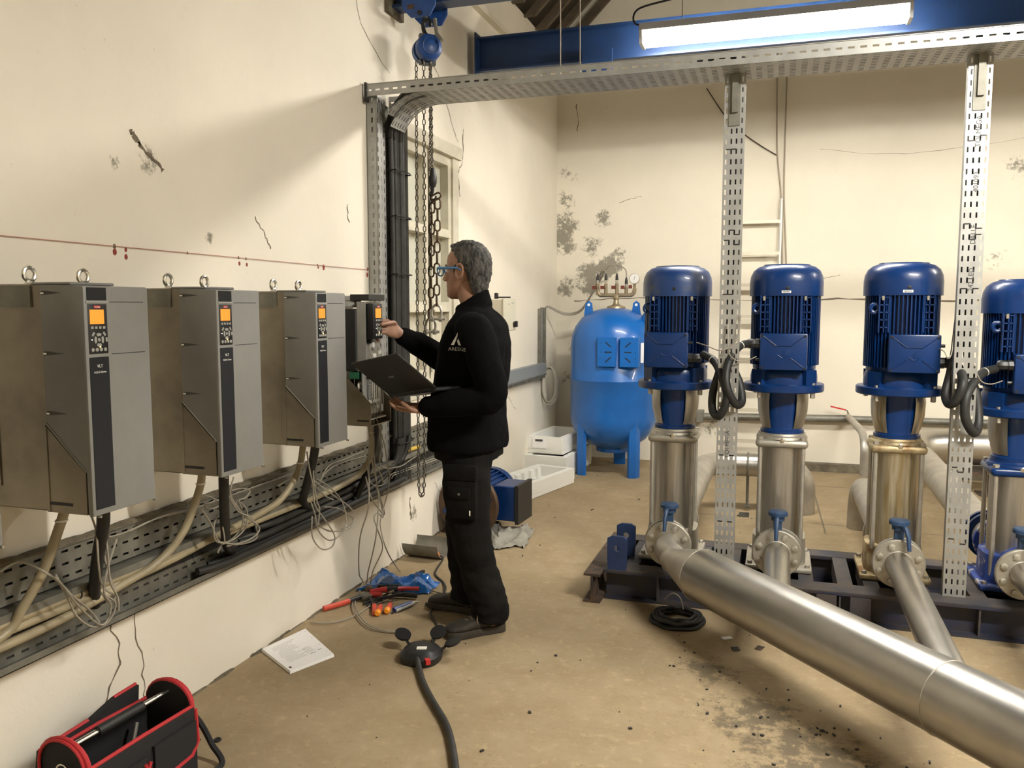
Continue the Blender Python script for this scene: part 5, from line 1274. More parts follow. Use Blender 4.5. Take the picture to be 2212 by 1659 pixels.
for i in range(qn + 1):
    for j in range(15):
        u, v_ = i / qn, j / 14
        xx = -1.80 + u * .33 - .05 * v_; yy = 4.78 + v_ * .42 + .05 * math.sin(u * 9)
        e = min(u, 1 - u, v_, 1 - v_) * 6
        zz = .006 + max(0, noise.noise(V((u * 5, v_ * 4, 3.3))) * .5 + .35) * .11 * min(1, e) + abs(noise.noise(V((u * 14, v_ * 11, 1)))) * .03
        mb.v.append((xx + .02 * noise.noise(V((u * 6, v_ * 6, 8))), yy, zz))
for i in range(qn):
    for j in range(14): a = i * 15 + j; mb.f.append((a, a + 15, a + 16, a + 1))
tag(mb.build('rag', cloth, None, 60), 'crumpled grey rag on the floor under the spare motor', 'rag')
# half-shell of pipe on the floor
M = Matrix.Translation(V((-1.985, 4.49, .105))) @ Matrix.Rotation(R(-2), 4, 'Z')
mb = MB(); mb.M = M
pr_ = []
for i in range(19):
    a = PI + R(5) + (PI - R(10)) * i / 18; pr_.append((.105 * math.cos(a), .105 * math.sin(a)))
pin = [(p[0] * .955, p[1] * .955) for p in pr_]
mb.v_ = None
poly_ = [(p[0], p[1]) for p in pr_] + pin[::-1]
n = len(pr_); vs = []
for xx in (-.115, .115):
    vs += [(xx, p[0], p[1]) for p in pr_] + [(xx, p[0], p[1]) for p in pin]
fs = []
for i in range(n - 1):
    fs += [(i, i + 1, 2 * n + i + 1, 2 * n + i), (n + i, 3 * n + i, 3 * n + i + 1, n + i + 1), (i, n + i, n + i + 1, i + 1), (2 * n + i, 2 * n + i + 1, 3 * n + i + 1, 3 * n + i)]
fs += [(0, 2 * n, 3 * n, n), (n - 1, 2 * n - 1, 4 * n - 1, 3 * n - 1)]
mb._add(vs, fs)
tag(mb.build('half_pipe_offcut', galvd, None, 50, fix=True), 'half-round grey pipe offcut lying by the wall', 'offcut')

# ================================================================== floor: power splitter, cords, tools
sp = thing('power_splitter', 'black three-way power splitter with open round lids on the floor', 'power strip', (-1.415, 3.13, 0))
sc = V((-1.415, 3.13, 0))
MB().rings([((sc.x, sc.y, .002), (.085, 0, 0), (0, .085, 0), 2.6), ((sc.x, sc.y, .03), (.088, 0, 0), (0, .088, 0), 2.6), ((sc.x, sc.y, .052), (.07, 0, 0), (0, .07, 0), 2.4), ((sc.x, sc.y, .058), (.045, 0, 0), (0, .045, 0), 2.2)], 32).build('body', blackp, sp)
MB().cbox((sc.x + .012, sc.y - .02, .060), (.042, .026, .003), (0, 0, R(18))).build('rating_label', white, sp)
MB().cbox((sc.x + .06, sc.y - .072, .03), (.02, .03, .02), (0, 0, R(40))).build('red_insert', redp, sp)
for a, tl in ((150, 25), (80, 30), (28, 20)):
    d = V((math.cos(R(a)), math.sin(R(a)), 0)); c = sc + d * .075 + V((0, 0, .035)); e = c + d * .028 + V((0, 0, .020))
    MB().tube(cat_rom([c, c + d * .025 + V((0, 0, .01)), e], 5), .006, 8).build('lid_hinge', blackp, sp)
    nrm = (V((0, 0, 1)) * math.cos(R(tl)) - d * math.sin(R(tl))).normalized()
    cc = e + (d * math.cos(R(tl)) + V((0, 0, 1)) * math.sin(R(tl))) * .035
    MB().tube([cc - nrm * .005, cc + nrm * .005], .036, 24).build('socket_lid', blackp, sp)
tag(cable('supply_cord', [(-1.40, 3.06, .035)] + [(-1.371, 3.013, 0.014), (-1.303, 2.902, 0.014), (-1.206, 2.770, 0.014), (-1.101, 2.638, 0.014), (-1.033, 2.527, 0.014), (-0.956, 2.373, 0.014), (-0.893, 2.231, 0.014)] + [(-.85, 2.0, .014), (-.7, 1.5, .014), (-.9, .9, .014)], .0125, blackg), 'thick dusty black supply cord running from the splitter towards the viewer', 'cord')
cx_ = thing('plug_cord', 'thin dark cord with an orange plug winding past the shoes to the splitter', 'cord', (-1.95, 4.5, 0))
cable('cord', [(-1.920, 4.499, 0.007), (-1.864, 4.450, 0.007), (-1.803, 4.190, 0.007), (-1.698, 4.058, 0.007), (-1.626, 3.911, 0.020), (-1.613, 3.773, 0.007), (-1.583, 3.615, 0.007), (-1.488, 3.479, 0.007), (-1.425, 3.324, 0.030)] + [(-1.40, 3.21, .05)], .0055, blackg, cx_)
MB().tube([(-2.00, 4.56, .02), (-1.93, 4.50, .018), (-1.90, 4.475, .012)], [.019, .017, .008], 12).build('orange_plug', orap, cx_)
# booklet
P0, P1, P2, P3 = [V(p) for p in [(-2.110, 2.987, 0.000), (-2.054, 3.250, 0.000), (-1.779, 3.034, 0.000), (-1.865, 2.831, 0.000)]]
bo = thing('manual', 'open white printed manual lying on the floor by the wall', 'booklet', (P0 + P2) / 2)
def bl_(u, v_, z): p = P0.lerp(P1, u).lerp(P3.lerp(P2, u), v_); return (p.x, p.y, z)
for k in range(3):
    z0, z1 = .002 + .004 * k, .0055 + .004 * k; e = .004 * k
    MB()._add([bl_(a, b_, z) for z in (z0, z1) for a, b_ in ((e, e), (1 - e, e), (1, 1 - e), (e, 1 - e))], [(3, 2, 1, 0), (4, 5, 6, 7), (0, 1, 5, 4), (1, 2, 6, 5), (2, 3, 7, 6), (3, 0, 4, 7)]).build('page', paper, bo, 0, fix=True)
mb = MB(); md = MB(); rr = random.Random(8); v_ = .18
def strip(m_, u0, u1, v0, v1): m_._add([bl_(a, b_, .0139) for a, b_ in ((u0, v0), (u1, v0), (u1, v1), (u0, v1))], [(0, 1, 2, 3)])
for i in range(14):
    u0 = rr.uniform(.12, .22); strip(mb, u0, u0 + rr.uniform(.25, .5), .14 + i * .045, .152 + i * .045)
for i in range(5): strip(mb, .58, .58 + rr.uniform(.12, .2), .52 + i * .04, .532 + i * .04)
strip(md, .05, .10, .86, .92); strip(md, .62, .75, .74, .752); strip(md, .8, .9, .72, .73)
for i in range(4): strip(md, .93, .945, .08 + i * .25, .095 + i * .25)
mb.build('print_lines', inkl, bo, 0, fix=True); md.build('print_marks', ink, bo, 0, fix=True)
# blue film bag
rb = MB(); pr = 30
for i in range(pr + 1):
    for j in range(17):
        u, v_ = i / pr, j / 16
        e = min(u, 1 - u, v_, 1 - v_)
        xx = -2.08 + u * .37 + .03 * noise.noise(V((u * 4, v_ * 4, 2))); yy = 3.80 + v_ * .19 + .02 * math.sin(u * 7) + .06 * u + .03 * noise.noise(V((u * 5, v_ * 5, 6)))
        zz = .006 + min(1, e * 7) * (.025 + .05 * max(0, noise.noise(V((u * 4, v_ * 3, 9))) + .35)) + abs(noise.noise(V((u * 15, v_ * 12, 4)))) * .022 * min(1, e * 9)
        rb.v.append((xx, yy, zz))
for i in range(pr):
    for j in range(16): a = i * 17 + j; rb.f.append((a, a + 17, a + 18, a + 1))
tag(rb.build('plastic_bag', bagb, None, 25), 'crumpled blue plastic bag on the floor behind the tools', 'bag')
def handtool(name, label, cat, parts): 
    t = thing(name, label, cat, parts[0][2][0])
    for nm, m, pts, r in parts: MB().tube(cat_rom(pts, 5), r if not isinstance(r, list) else [r[0] + (r[1] - r[0]) * i / (5 * (len(pts) - 1)) for i in range(5 * (len(pts) - 1) + 1)], 10).build(nm, m, t)
    return t
cu = handtool('cable_cutter', 'long cable cutter with orange grips at the left of the tool heap', 'cutter', [
    ('grip', redo, [(-2.10, 3.49, .016), (-2.06, 3.56, .017), (-2.03, 3.62, .018)], .0135), ('arm', blackp, [(-2.03, 3.62, .018), (-2.005, 3.67, .02), (-1.985, 3.70, .02)], .012),
    ('grip', redo, [(-1.835, 3.515, .014), (-1.865, 3.57, .015), (-1.885, 3.61, .016)], .0115), ('arm', blackp, [(-1.885, 3.61, .016), (-1.93, 3.665, .02), (-1.965, 3.70, .02)], .010)])
MB().lathe([(0, .005), (.03, .005), (.034, .012), (.034, .026), (.03, .032), (0, .032)], (-1.975, 3.705, 0), seg=20).build('cutter_head', galvd, cu)
MB().prism([(-1.99, 3.70), (-1.955, 3.70), (-1.93, 3.75), (-1.95, 3.775), (-1.985, 3.74)], 'z', .012, .022).build('blade', steelm, cu, 0)
pl = handtool('pliers', 'pliers with one red and one black grip at the right of the heap', 'pliers', [
    ('grip', redp, [(-1.865, 3.79, .04), (-1.82, 3.83, .035), (-1.755, 3.865, .03)], .0115), ('grip', blackp, [(-1.865, 3.77, .022), (-1.80, 3.785, .02), (-1.735, 3.795, .018)], .0125), ('jaw', steelm, [(-1.86, 3.785, .03), (-1.89, 3.775, .03), (-1.915, 3.77, .03)], [.013, .005])])
pl2 = handtool('crimping_tool', 'dark red crimping tool lying across the middle of the heap', 'crimper', [
    ('grip', redp, [(-1.97, 3.735, .03), (-1.93, 3.75, .04), (-1.89, 3.765, .045)], .014), ('grip', redp, [(-1.965, 3.715, .02), (-1.93, 3.715, .03), (-1.90, 3.72, .03)], .013), ('jaw', blackp, [(-1.91, 3.765, .042), (-1.87, 3.79, .042), (-1.845, 3.80, .04)], .014)])
for i in range(5): MB().cbox((-1.945 + .02 * i, 3.79 + .006 * i, .045), (.008, .03, .02), (0, 0, R(-30))).build('die', blackp, pl2)
for k, (a, b_, nm) in enumerate((((-1.815, 3.505), (-1.87, 3.68), 'left'), ((-1.785, 3.545), (-1.82, 3.68), 'right'))):
    A, B = V((a[0], a[1], .018)), V((b_[0], b_[1], .022)); d = (B - A).normalized()
    t = thing('screwdriver', 'red screwdriver with an orange butt, %s one of the two in the heap' % nm, 'screwdriver', A, 'screwdrivers in the heap')
    MB().tube([A, A + d * .006, A + d * .022], [.010, .0155, .0165], 14).build('butt', mat('orange_butt', (.85, .30, .02), .4), t)
    MB().tube([A + d * .022, A + d * .07, A + d * .085, A + d * .095], [.0165, .0145, .010, .012], 14).build('handle', redo, t)
    MB().tube([A + d * .095, A + d * .19], .0035, 8).build('shaft', blackp, t)
kn = handtool('utility_knife', 'blue and grey utility knife beside the screwdrivers', 'knife', [('handle', mat('knife_blue', (.02, .06, .25), .4), [(-1.765, 3.585, .014), (-1.745, 3.64, .015), (-1.725, 3.70, .014)], .0125), ('trim', greyl, [(-1.752, 3.583, .012), (-1.73, 3.64, .012), (-1.712, 3.70, .012)], .008), ('blade_holder', steelm, [(-1.725, 3.70, .014), (-1.70, 3.74, .010)], [.008, .003])])
for k, (a, b_, nm) in enumerate((((-1.95, 3.62, .012), (-1.88, 3.80, .02), 'left'), ((-1.92, 3.60, .012), (-1.85, 3.76, .02), 'middle'), ((-1.90, 3.66, .03), (-1.80, 3.78, .03), 'right'))):
    tag(MB().tube([a, b_], [.007, .004], 8).build('black_driver', blackp), 'thin black tool shaft in the heap, %s one' % nm, 'tool', 'black tools in the heap')
hd2 = MB(); hd2.ell((-1.995, 3.765, .03), (.022, .022, .028), 14, 8)
tag(hd2.build('wire_plug', mat('brown_plug', (.10, .055, .04), .6)), 'small brown plug at the end of the trailing wires by the heap', 'plug')
for i, (p, nm) in enumerate(zip([(-1.612, 3.354, 0.006), (-2.335, 3.251, 0.006), (-1.643, 3.732, 0.006), (-1.881, 4.185, 0.006)], ('connector at the end of a trailing wire', '', 'black crumb', 'dark clod'))):
    if i == 1: continue
    m_ = white if i == 0 else blackg
    tag(MB().cbox((p[0], p[1], .008), (.03, .018, .014), (0, 0, R(25 * i))).build('wire_connector' if i == 0 else 'floor_crumb', m_), ('white plastic connector on the floor at the end of trailing wires', '', 'black crumb on the floor in front of the shoes', 'dark clod on the floor near the half pipe')[i], 'connector' if i == 0 else 'debris')
# crumbs scattered on the floor
mb = MB(); rr = random.Random(21)
for i in range(150):
    a = rr.random()
    if a < .45: x_, y_ = rr.uniform(-.4, .55), 0; y_ = 3.45 - x_ * 1.15 + rr.gauss(-.35, .22)
    else: x_, y_ = rr.uniform(-2.05, .4), rr.uniform(1.9, 7.6)
    s_ = rr.uniform(.002, .007)
    mb.cbox((x_, y_, s_ * .4), (s_ * rr.uniform(1, 2.5), s_ * rr.uniform(.8, 1.6), s_), (0, 0, rr.uniform(0, 3)))
tag(mb.build('floor_crumbs', blackg, None, 0), 'dark crumbs of dirt scattered over the floor', 'debris', kind='stuff')
for i, p in enumerate([(-0.187, 3.761, 0.002), (-0.044, 3.689, 0.002), (-0.141, 3.642, 0.002)]):
    M = Matrix.Translation(V(p)) @ Matrix.Rotation(R(30 + 40 * i), 4, 'Z'); mb = MB(); mb.M = M
    mb.box(-.025 + .005 * i, .025, -.016, .014, 0, .0015)
    tag(mb.build('paper_scrap', (paper, rust, blackg)[i], None, 0), ('white paper scrap on the floor below the big pipe', 'brown flake on the floor below the big pipe', 'dark flake on the floor below the big pipe')[i], 'scrap')
tag(MB().torus(tuple([(-1.814, 2.301, 0.004)][0]), .010, .004, 'z', 16, 8).build('black_washer', blackr), 'small black ring on the floor right of the tool bag', 'ring')
# coil of black cable by the skid
cc = thing('black_cable_coil', 'flat coil of black cable on the floor under the reducer', 'coil', (-.425, 4.02 - .02, 0))
for i in range(7):
    rad = .125 - .012 * (i % 4) - .003 * i; z = .010 + .009 * (i // 2)
    MB().tube([(-.425 + rad * 1.0 * math.cos(2 * PI * k / 32), 3.90 + rad * math.sin(2 * PI * k / 32), z + .003 * math.sin(k * 1.3 + i)) for k in range(32)], .0095, 7, closed=True).build('turn', blackr, cc)
cable('loose_end', [(-.40, 3.93, .05), (-.42, 3.97, .09), (-.46, 4.0, .10), (-.5, 4.02, .06)], .0035, wirew, cc)

# ================================================================== tool bag in the near corner
BC = V((-1.885, 1.945, 0)); bu = V((.06, .998, 0)).normalized(); bv = V((bu.y, -bu.x, 0))
tg = thing('tool_bag', 'black open tool bag with red piping in the lower left corner', 'tool bag', BC)
def bg(u, v_, z): return BC + bu * u + bv * v_ + V((0, 0, z))
HL, HW, HT = .205, .092, .225
for sv in (-1, 1):
    mb = MB(); nn = 12
    for k in range(nn + 1):
        u = -HL + 2 * HL * k / nn
        for z, of in ((0, 0), (.12, .012), (HT - .02, .004)):
            mb.v.append(tuple(bg(u, sv * (HW + of), z)))
        for z, of in ((HT - .02, -.010), (.12, -.002), (0, -.012)):
            mb.v.append(tuple(bg(u, sv * (HW + of), z)))
    for k in range(nn):
        for q in range(6): a = k * 6 + q; b_ = k * 6 + (q + 1) % 6; mb.f.append((a, b_, b_ + 6, a + 6))
    mb.f += [tuple(range(6)), tuple(nn * 6 + i for i in range(6))]
    mb.build('side_panel', bagk, tg, 40, fix=True)
    MB().tube([bg(-HL, sv * HW, HT - .018), bg(0, sv * (HW + .002), HT - .014), bg(HL, sv * HW, HT - .018)], .006, 8).build('top_piping', bagr, tg)
for su in (-1, 1):
    mb = MB(); arch = []
    for k in range(13):
        a = PI * k / 12; arch.append((-HW * math.cos(a), HT - .02 + .075 * math.sin(a)))
    prof_ = [(-HW, 0)] + arch + [(HW, 0)]
    n = len(prof_)
    for off in (0, .014):
        mb.v += [tuple(bg(su * (HL - off), p[0], p[1])) for p in prof_]
    mb.f = [tuple(range(n)), tuple(range(2 * n - 1, n - 1, -1))] + [(i, (i + 1) % n, n + (i + 1) % n, n + i) for i in range(n)]
    mb.build('end_panel', bagk, tg, 40, fix=True)
    MB().tube([bg(su * (HL - .005), p[0], p[1]) for p in arch], [.008] * 13, 8).build('arch_piping', bagr, tg)
    MB().tube([bg(su * (HL + .006), p[0] * .94, p[1] * 1.0 if i not in (0, 14) else p[1]) for i, p in enumerate(prof_)], .0045, 8).build('edge_piping', bagr, tg)
    MB().lathe([(.006, 0), (.006, .004)], tuple(bg(su * (HL + .004), HW - .02, HT - .02)), 'z', 10).build('rivet', chrome, tg)
mb = MB(); mb._add([tuple(bg(u, v_, z)) for z in (.002, .012) for u, v_ in ((-HL, -HW), (HL, -HW), (HL, HW), (-HL, HW))], [(3, 2, 1, 0), (4, 5, 6, 7), (0, 1, 5, 4), (1, 2, 6, 5), (2, 3, 7, 6), (3, 0, 4, 7)])
mb.build('bottom', bagk, tg, 0, fix=True)
MB().tube([bg(-HL + .01, 0, HT + .02), bg(HL - .01, 0, HT + .02)], .009, 12).build('carry_bar', chrome, tg)
MB().tube([bg(-.085, 0, HT + .02), bg(.085, 0, HT + .02)], [.016, .016], 12).build('bar_grip', blackr, tg)
# outer flap pockets and strap
mb = MB(); pts = [(-.19, 0), (-.19, .10), (-.02, .10), (.0, .04), (.03, .04), (.05, .12), (.2, .12), (.2, 0)]
mb.tube([bg(-HL, HW + .02, .03), bg(-.06, HW + .022, .035), bg(-.02, HW + .022, .08), bg(0, HW + .022, .13)], .006, 6); mb.tube([bg(-.02, HW + .022, .13), bg(.0, HW + .022, .06), bg(.03, HW + .022, .045), bg(.17, HW + .022, .06), bg(HL, HW + .016, .09), bg(HL + .004, HW + .006, HT - .03)], .006, 6)
mb.build('pocket_piping', bagr, tg)
for u0, u1, z1 in ((-HL + .01, -.01, .15), (.02, HL - .01, .165)):
    mb = MB(); mb._add([tuple(bg(u, HW + v_, z)) for v_ in (.004, .02) for u, z in ((u0, .004), (u1, .004), (u1, z1), (u0, z1))], [(3, 2, 1, 0), (4, 5, 6, 7), (0, 1, 5, 4), (1, 2, 6, 5), (2, 3, 7, 6), (3, 0, 4, 7)])
    mb.build('outer_pocket', bagk, tg, 0, fix=True)
mb = MB(); mb._add([tuple(bg(u, -HW - v_, z)) for v_ in (.006, .03) for u, z in ((-.20, .14), (.16, .14), (.17, HT + .035), (.08, HT + .03), (-.02, HT - .0), (-.19, HT - .01))], [(5, 4, 3, 2, 1, 0), (6, 7, 8, 9, 10, 11)] + [(i, (i + 1) % 6, 6 + (i + 1) % 6, 6 + i) for i in range(6)])
mb.build('rear_flap', bagk, tg, 0, fix=True)
MB().tube([bg(.17, -HW - .02, HT + .036), bg(.08, -HW - .02, HT + .03)], .006, 6).build('flap_piping', bagr, tg)
MB().tube([bg(-.02, -HW - .02, HT + .002), bg(-.19, -HW - .02, HT - .008)], .006, 6).build('flap_piping', bagr, tg)
MB().tube(cat_rom([bg(HL + .012, HW - .03, HT - .04), bg(HL + .035, HW - .0, HT - .10), bg(HL + .045, HW + .03, .06), bg(HL + .02, HW + .09, .012), bg(HL - .10, HW + .06, .01)], 6), .010, 6).build('shoulder_strap', bagk, tg)
MB().torus(tuple(bg(-HL - .012, .01, HT - .03)), .02, .003, 'y', 16, 6).build('strap_ring', chrome, tg)
MB().prism([(0, 0), (.06, 0), (.05, .06), (.01, .07)], 'x', 0, .003).build('bag_tool', galvd, tg, 0) if False else None
tag(MB().tube([bg(.05, -.03, .05), bg(.11, -.05, .17)], .006, 8).build('spanner', steelm), 'steel tool standing inside the open tool bag', 'tool')
# ================================================================== technician
pe = thing('person', 'man in black fleece and work trousers, grey hair, blue glasses, working at the open drive', 'person', (-1.37, 3.6, 0))
def limb(mb, pts, rad, n=6, seg=18, end=True):
    P = cat_rom(pts, n); m = len(pts) - 1; rr = []
    for i in range(len(P)):
        t = i / n; k = min(int(t), m - 1); f = t - k; f = f * f * (3 - 2 * f)
        rr.append(rad[k] * (1 - f) + rad[k + 1] * f)
    mb.tube(P, rr, seg)
    mb.ell(P[0], (rr[0],) * 3, 14, 8)
    if end: mb.ell(P[-1], (rr[-1],) * 3, 14, 8)
ha_ = R(9)
HF = V((-math.cos(ha_), math.sin(ha_), 0)); HS = V((0, 0, 1)).cross(HF)
H0 = V((-1.388, 3.62, 1.540))
HP = Matrix.Rotation(R(0), 3, 'Y')
def hp(f, s_, z): return H0 + HF * f + HS * s_ + V((0, 0, z))
def head_ring(f, b_, w_, z, e=2.3): return (hp((f + b_) / 2, 0, z), HF * ((f - b_) / 2), HS * w_, e)
bd = MB()
bd.rings([head_ring(*q) for q in ((.080, .030, .020, -.006), (.092, .012, .036, .006), (.096, -.002, .048, .025), (.094, -.02, .057, .045), (.0955, -.045, .062, .07), (.094, -.07, .066, .095),
         (.088, -.088, .069, .12), (.090, -.097, .071, .14), (.093, -.103, .073, .165), (.086, -.102, .072, .195), (.066, -.09, .062, .222), (.035, -.06, .044, .242), (.005, -.035, .018, .250))], 32)
# nose, lips, brow ridge, chin, ears, jaw
bd.rings([(hp(.090, 0, .137), HF * .008, HS * .007, 2), (hp(.100, 0, .120), HF * .011, HS * .009, 2), (hp(.110, 0, .100), HF * .012, HS * .011, 2), (hp(.116, 0, .087), HF * .012, HS * .014, 2), (hp(.104, 0, .077), HF * .014, HS * .014, 2)], 14)
for s_ in (-1, 1):
    bd.ell(hp(.103, s_ * .012, .083), (.009, .008, .007), 10, 6)
    bd.ell(hp(.082, s_ * .030, .141), (.014, .026, .008), 12, 6)
    bd.ell(hp(.072, s_ * .042, .095), (.022, .018, .022), 12, 8)
    bd.ell(hp(.072, s_ * .030, .124), (.013, .014, .010), 12, 8)
    # ear
    E0 = hp(-.008, s_ * .074, .118)
    pts = [hp(-.008 + .020 * math.cos(a) - .004 * math.sin(a), s_ * (.074 + .008 * (1 if math.cos(a) < 0 else .3)), .118 + .034 * math.sin(a)) for a in [2 * PI * i / 18 for i in range(18)]]
    bd.tube(pts, .0052, 8, closed=True)
    bd.ell(hp(-.012, s_ * .072, .118), (.016, .006, .028), 12, 8); bd.ell(hp(-.004, s_ * .073, .092), (.010, .006, .010), 10, 6)
bd.ell(hp(.097, 0, .056), (.009, .020, .0055), 12, 6); bd.ell(hp(.095, 0, .044), (.009, .018, .006), 12, 6); bd.ell(hp(.088, 0, .014), (.014, .022, .014), 12, 8)
limb(bd, [(-1.335, 3.61, 1.44), (-1.35, 3.615, 1.50), (-1.372, 3.62, 1.56), (-1.375, 3.62, 1.60)], [.066, .058, .056, .058])
# body under the clothes
bd.rings([((-1.37, 3.6, .86), (.115, 0, 0), (0, .16, 0), 2.3), ((-1.36, 3.6, 1.0), (.105, 0, 0), (0, .15, 0), 2.3), ((-1.34, 3.6, 1.2), (.11, 0, 0), (0, .16, 0), 2.3), ((-1.325, 3.6, 1.36), (.10, 0, 0), (0, .17, 0), 2.3), ((-1.33, 3.605, 1.44), (.07, 0, 0), (0, .11, 0), 2.2)], 24)
LS, LE, LW = V((-1.265, 3.40, 1.385)), V((-1.172, 3.345, 1.115)), V((-1.455, 3.335, 1.060))
RS, RE, RW = V((-1.365, 3.79, 1.40)), V((-1.565, 3.80, 1.235)), V((-1.735, 3.672, 1.352))
limb(bd, [(-1.33, 3.5, 1.38), LS, LE, (-1.33, 3.34, 1.085), LW], [.05, .042, .036, .036, .026])
limb(bd, [(-1.34, 3.7, 1.38), RS, RE, (-1.66, 3.74, 1.30), RW], [.05, .042, .036, .036, .026])
LH, LK, LA = V((-1.355, 3.515, .88)), V((-1.325, 3.485, .49)), V((-1.235, 3.508, .10))
RH, RK, RA = V((-1.385, 3.685, .88)), V((-1.435, 3.70, .49)), V((-1.415, 3.708, .10))
for a, b_, c in ((LH, LK, LA), (RH, RK, RA)): limb(bd, [a, b_, c], [.075, .055, .04]); bd.ell(c - V((0, 0, .04)), (.04, .04, .04))
def finger(pts, r0=.0092, r1=.0072): limb(bd, pts, [r0] + [(r0 + r1) / 2] * (len(pts) - 2) + [r1], 4, 10)
# left hand, palm up under the laptop hinge, fingers forward
def palm(c, d, n, L, W_, T):
    d = V(d).normalized(); n = V(n); n = (n - d * n.dot(d)).normalized(); s_ = d.cross(n)
    c = V(c)
    bd.rings([(c - d * L * .55, s_ * W_ * .32, n * T * .9, 2.4), (c - d * L * .3, s_ * W_ * .42, n * T, 2.6), (c + d * L * .2, s_ * W_ * .5, n * T * .95, 2.8), (c + d * L * .5, s_ * W_ * .48, n * T * .75, 2.6)], 18)
    return d, n, s_
pc = V((-1.520, 3.338, 1.052))
d, n, s_ = palm(pc, (-1, .02, .04), (0, -.35, 1), .095, .082, .0145)
kn = pc + d * .045
for k, (of, ln) in enumerate(((.032, .070), (.011, .080), (-.011, .076), (-.032, .062))):
    b0 = kn + s_ * of
    finger([b0, b0 + d * ln * .45 + n * .004, b0 + d * ln * .8 + n * .016, b0 + d * ln + n * .028])
side = s_ if s_.y < 0 else -s_
tb0 = pc - d * .02 + side * .03
finger([tb0, tb0 + side * .014 + d * .025 + n * .016, tb0 + side * .012 + d * .05 + n * .032, tb0 + side * .006 + d * .068 + n * .040], .0115, .0085)
limb(bd, [LW, pc - d * .045], [.026, .026])
# right hand pressing keys with the thumb, fingers curled round the panel
pc = V((-1.758, 3.600, 1.388))
d, n, s_ = palm(pc, (-.30, -.88, .36), (-.8, .35, -.1), .095, .080, .0145)
kn = pc + d * .045
upw = s_ if s_.z > 0 else -s_
for k, (of, ln) in enumerate(((.030, .072), (.010, .080), (-.011, .076), (-.030, .062))):
    b0 = kn + upw * of
    c1 = b0 + d * ln * .40 - V((.018, 0, .012)); c2 = c1 + V((-.016, .010, -.022)); c3 = c2 + V((.004, .018, -.016))
    finger([b0, c1, c2, c3])
tb0 = pc - d * .010 + upw * .030
finger([tb0, tb0 + V((.006, -.030, .012)), V((-1.758, 3.535, 1.420)), V((-1.768, 3.505, 1.416))], .0118, .0092)
limb(bd, [RW, pc - d * .045], [.026, .026])
remesh(bd, .0042, 2).build('body', skin, pe, 180)
# nails and eyes
for s_ in (-1, 1):
    MB().ell(hp(.076, s_ * .031, .124), (.011, .011, .011), 14, 8).build('eye', whitem, pe)
    MB().ell(hp(.0855, s_ * .032, .124), (.0035, .005, .005), 10, 6).build('iris', ink, pe)
    MB().tube(cat_rom([hp(.094, s_ * .012, .146), hp(.092, s_ * .03, .151), hp(.078, s_ * .050, .146)], 4), [.004] * 8 + [.002], 6).build('eyebrow', hairm, pe)
# hair: short, thick, curling at the nape
hb_ = MB()
hb_.rings([head_ring(*q, 2.3) for q in ((-.055, -.088, .045, .012), (-.040, -.097, .060, .042), (-.028, -.107, .0725, .08), (-.022, -.115, .0785, .11), (.008, -.119, .0805, .135), (.038, -.121, .082, .155),
          (.048, -.121, .0815, .175), (.060, -.118, .080, .198), (.070, -.102, .071, .222), (.054, -.076, .055, .246), (.030, -.045, .034, .260), (.004, -.035, .012, .265))], 36)
for s_ in (-1, 1):
    hb_.ell(hp(.016, s_ * .066, .128), (.016, .008, .030), 10, 8)
hb_.ell(hp(.050, .01, .236), (.022, .045, .014), 12, 8)
remesh(hb_, .0042, 2, lambda c: .0035 * noise.noise(c * 90) + .003 * noise.noise(c * 45)).build('hair', hairm, pe, 180)
# glasses
gl_ = thing('tmp', '', '') if False else None
gm = MB()
for s_ in (-1, 1):
    cz, cs_ = .122, s_ * .034
    q = [hp(.119, cs_ + s_ * .027, cz + .017), hp(.121, cs_ - s_ * .024, cz + .016), hp(.119, cs_ - s_ * .020, cz - .016), hp(.116, cs_ + s_ * .022, cz - .017)]
    gm.tube(cat_rom(q, 4, True), .0034, 8, closed=True)
    gm.tube([hp(.117, s_ * .062, cz + .014), hp(.06, s_ * .077, cz + .014), hp(.0, s_ * .083, cz + .012), hp(-.018, s_ * .082, cz + .002)], [.0062, .0062, .004, .0028], 8)
gm.tube([hp(.121, -.011, .130), hp(.123, 0, .132), hp(.121, .011, .130)], .0024, 8)
go = gm.build('glasses', glass_b, pe)
for s_ in (-1, 1):
    MB()._add([hp(.119, s_ * .059, .137), hp(.121, s_ * .012, .136), hp(.119, s_ * .015, .108), hp(.116, s_ * .054, .106)], [(0, 1, 2, 3)]).build('lens', lens, go, 0)
# fleece jacket
jk = MB()
jk.rings([((-1.376, 3.6, .845), (.172, 0, 0), (0, .222, 0), 2.5), ((-1.376, 3.6, .87), (.176, 0, 0), (0, .226, 0), 2.5), ((-1.374, 3.6, .98), (.168, 0, 0), (0, .215, 0), 2.5), ((-1.366, 3.6, 1.10), (.162, 0, 0), (0, .208, 0), 2.5),
          ((-1.350, 3.6, 1.22), (.160, 0, 0), (0, .215, 0), 2.5), ((-1.334, 3.6, 1.33), (.150, 0, 0), (0, .225, 0), 2.5), ((-1.326, 3.6, 1.41), (.126, 0, 0), (0, .205, 0), 2.4), ((-1.330, 3.605, 1.46), (.100, 0, 0), (0, .145, 0), 2.2), ((-1.343, 3.61, 1.50), (.076, 0, 0), (0, .085, 0), 2)], 40)
limb(jk, [(-1.32, 3.50, 1.385), LS, (-1.205, 3.35, 1.26), LE, (-1.32, 3.335, 1.085), LW + V((-.005, 0, 0))], [.085, .082, .074, .068, .060, .047])
limb(jk, [(-1.34, 3.70, 1.385), RS, (-1.47, 3.81, 1.30), RE, (-1.655, 3.745, 1.295), RW], [.085, .080, .074, .068, .060, .047])
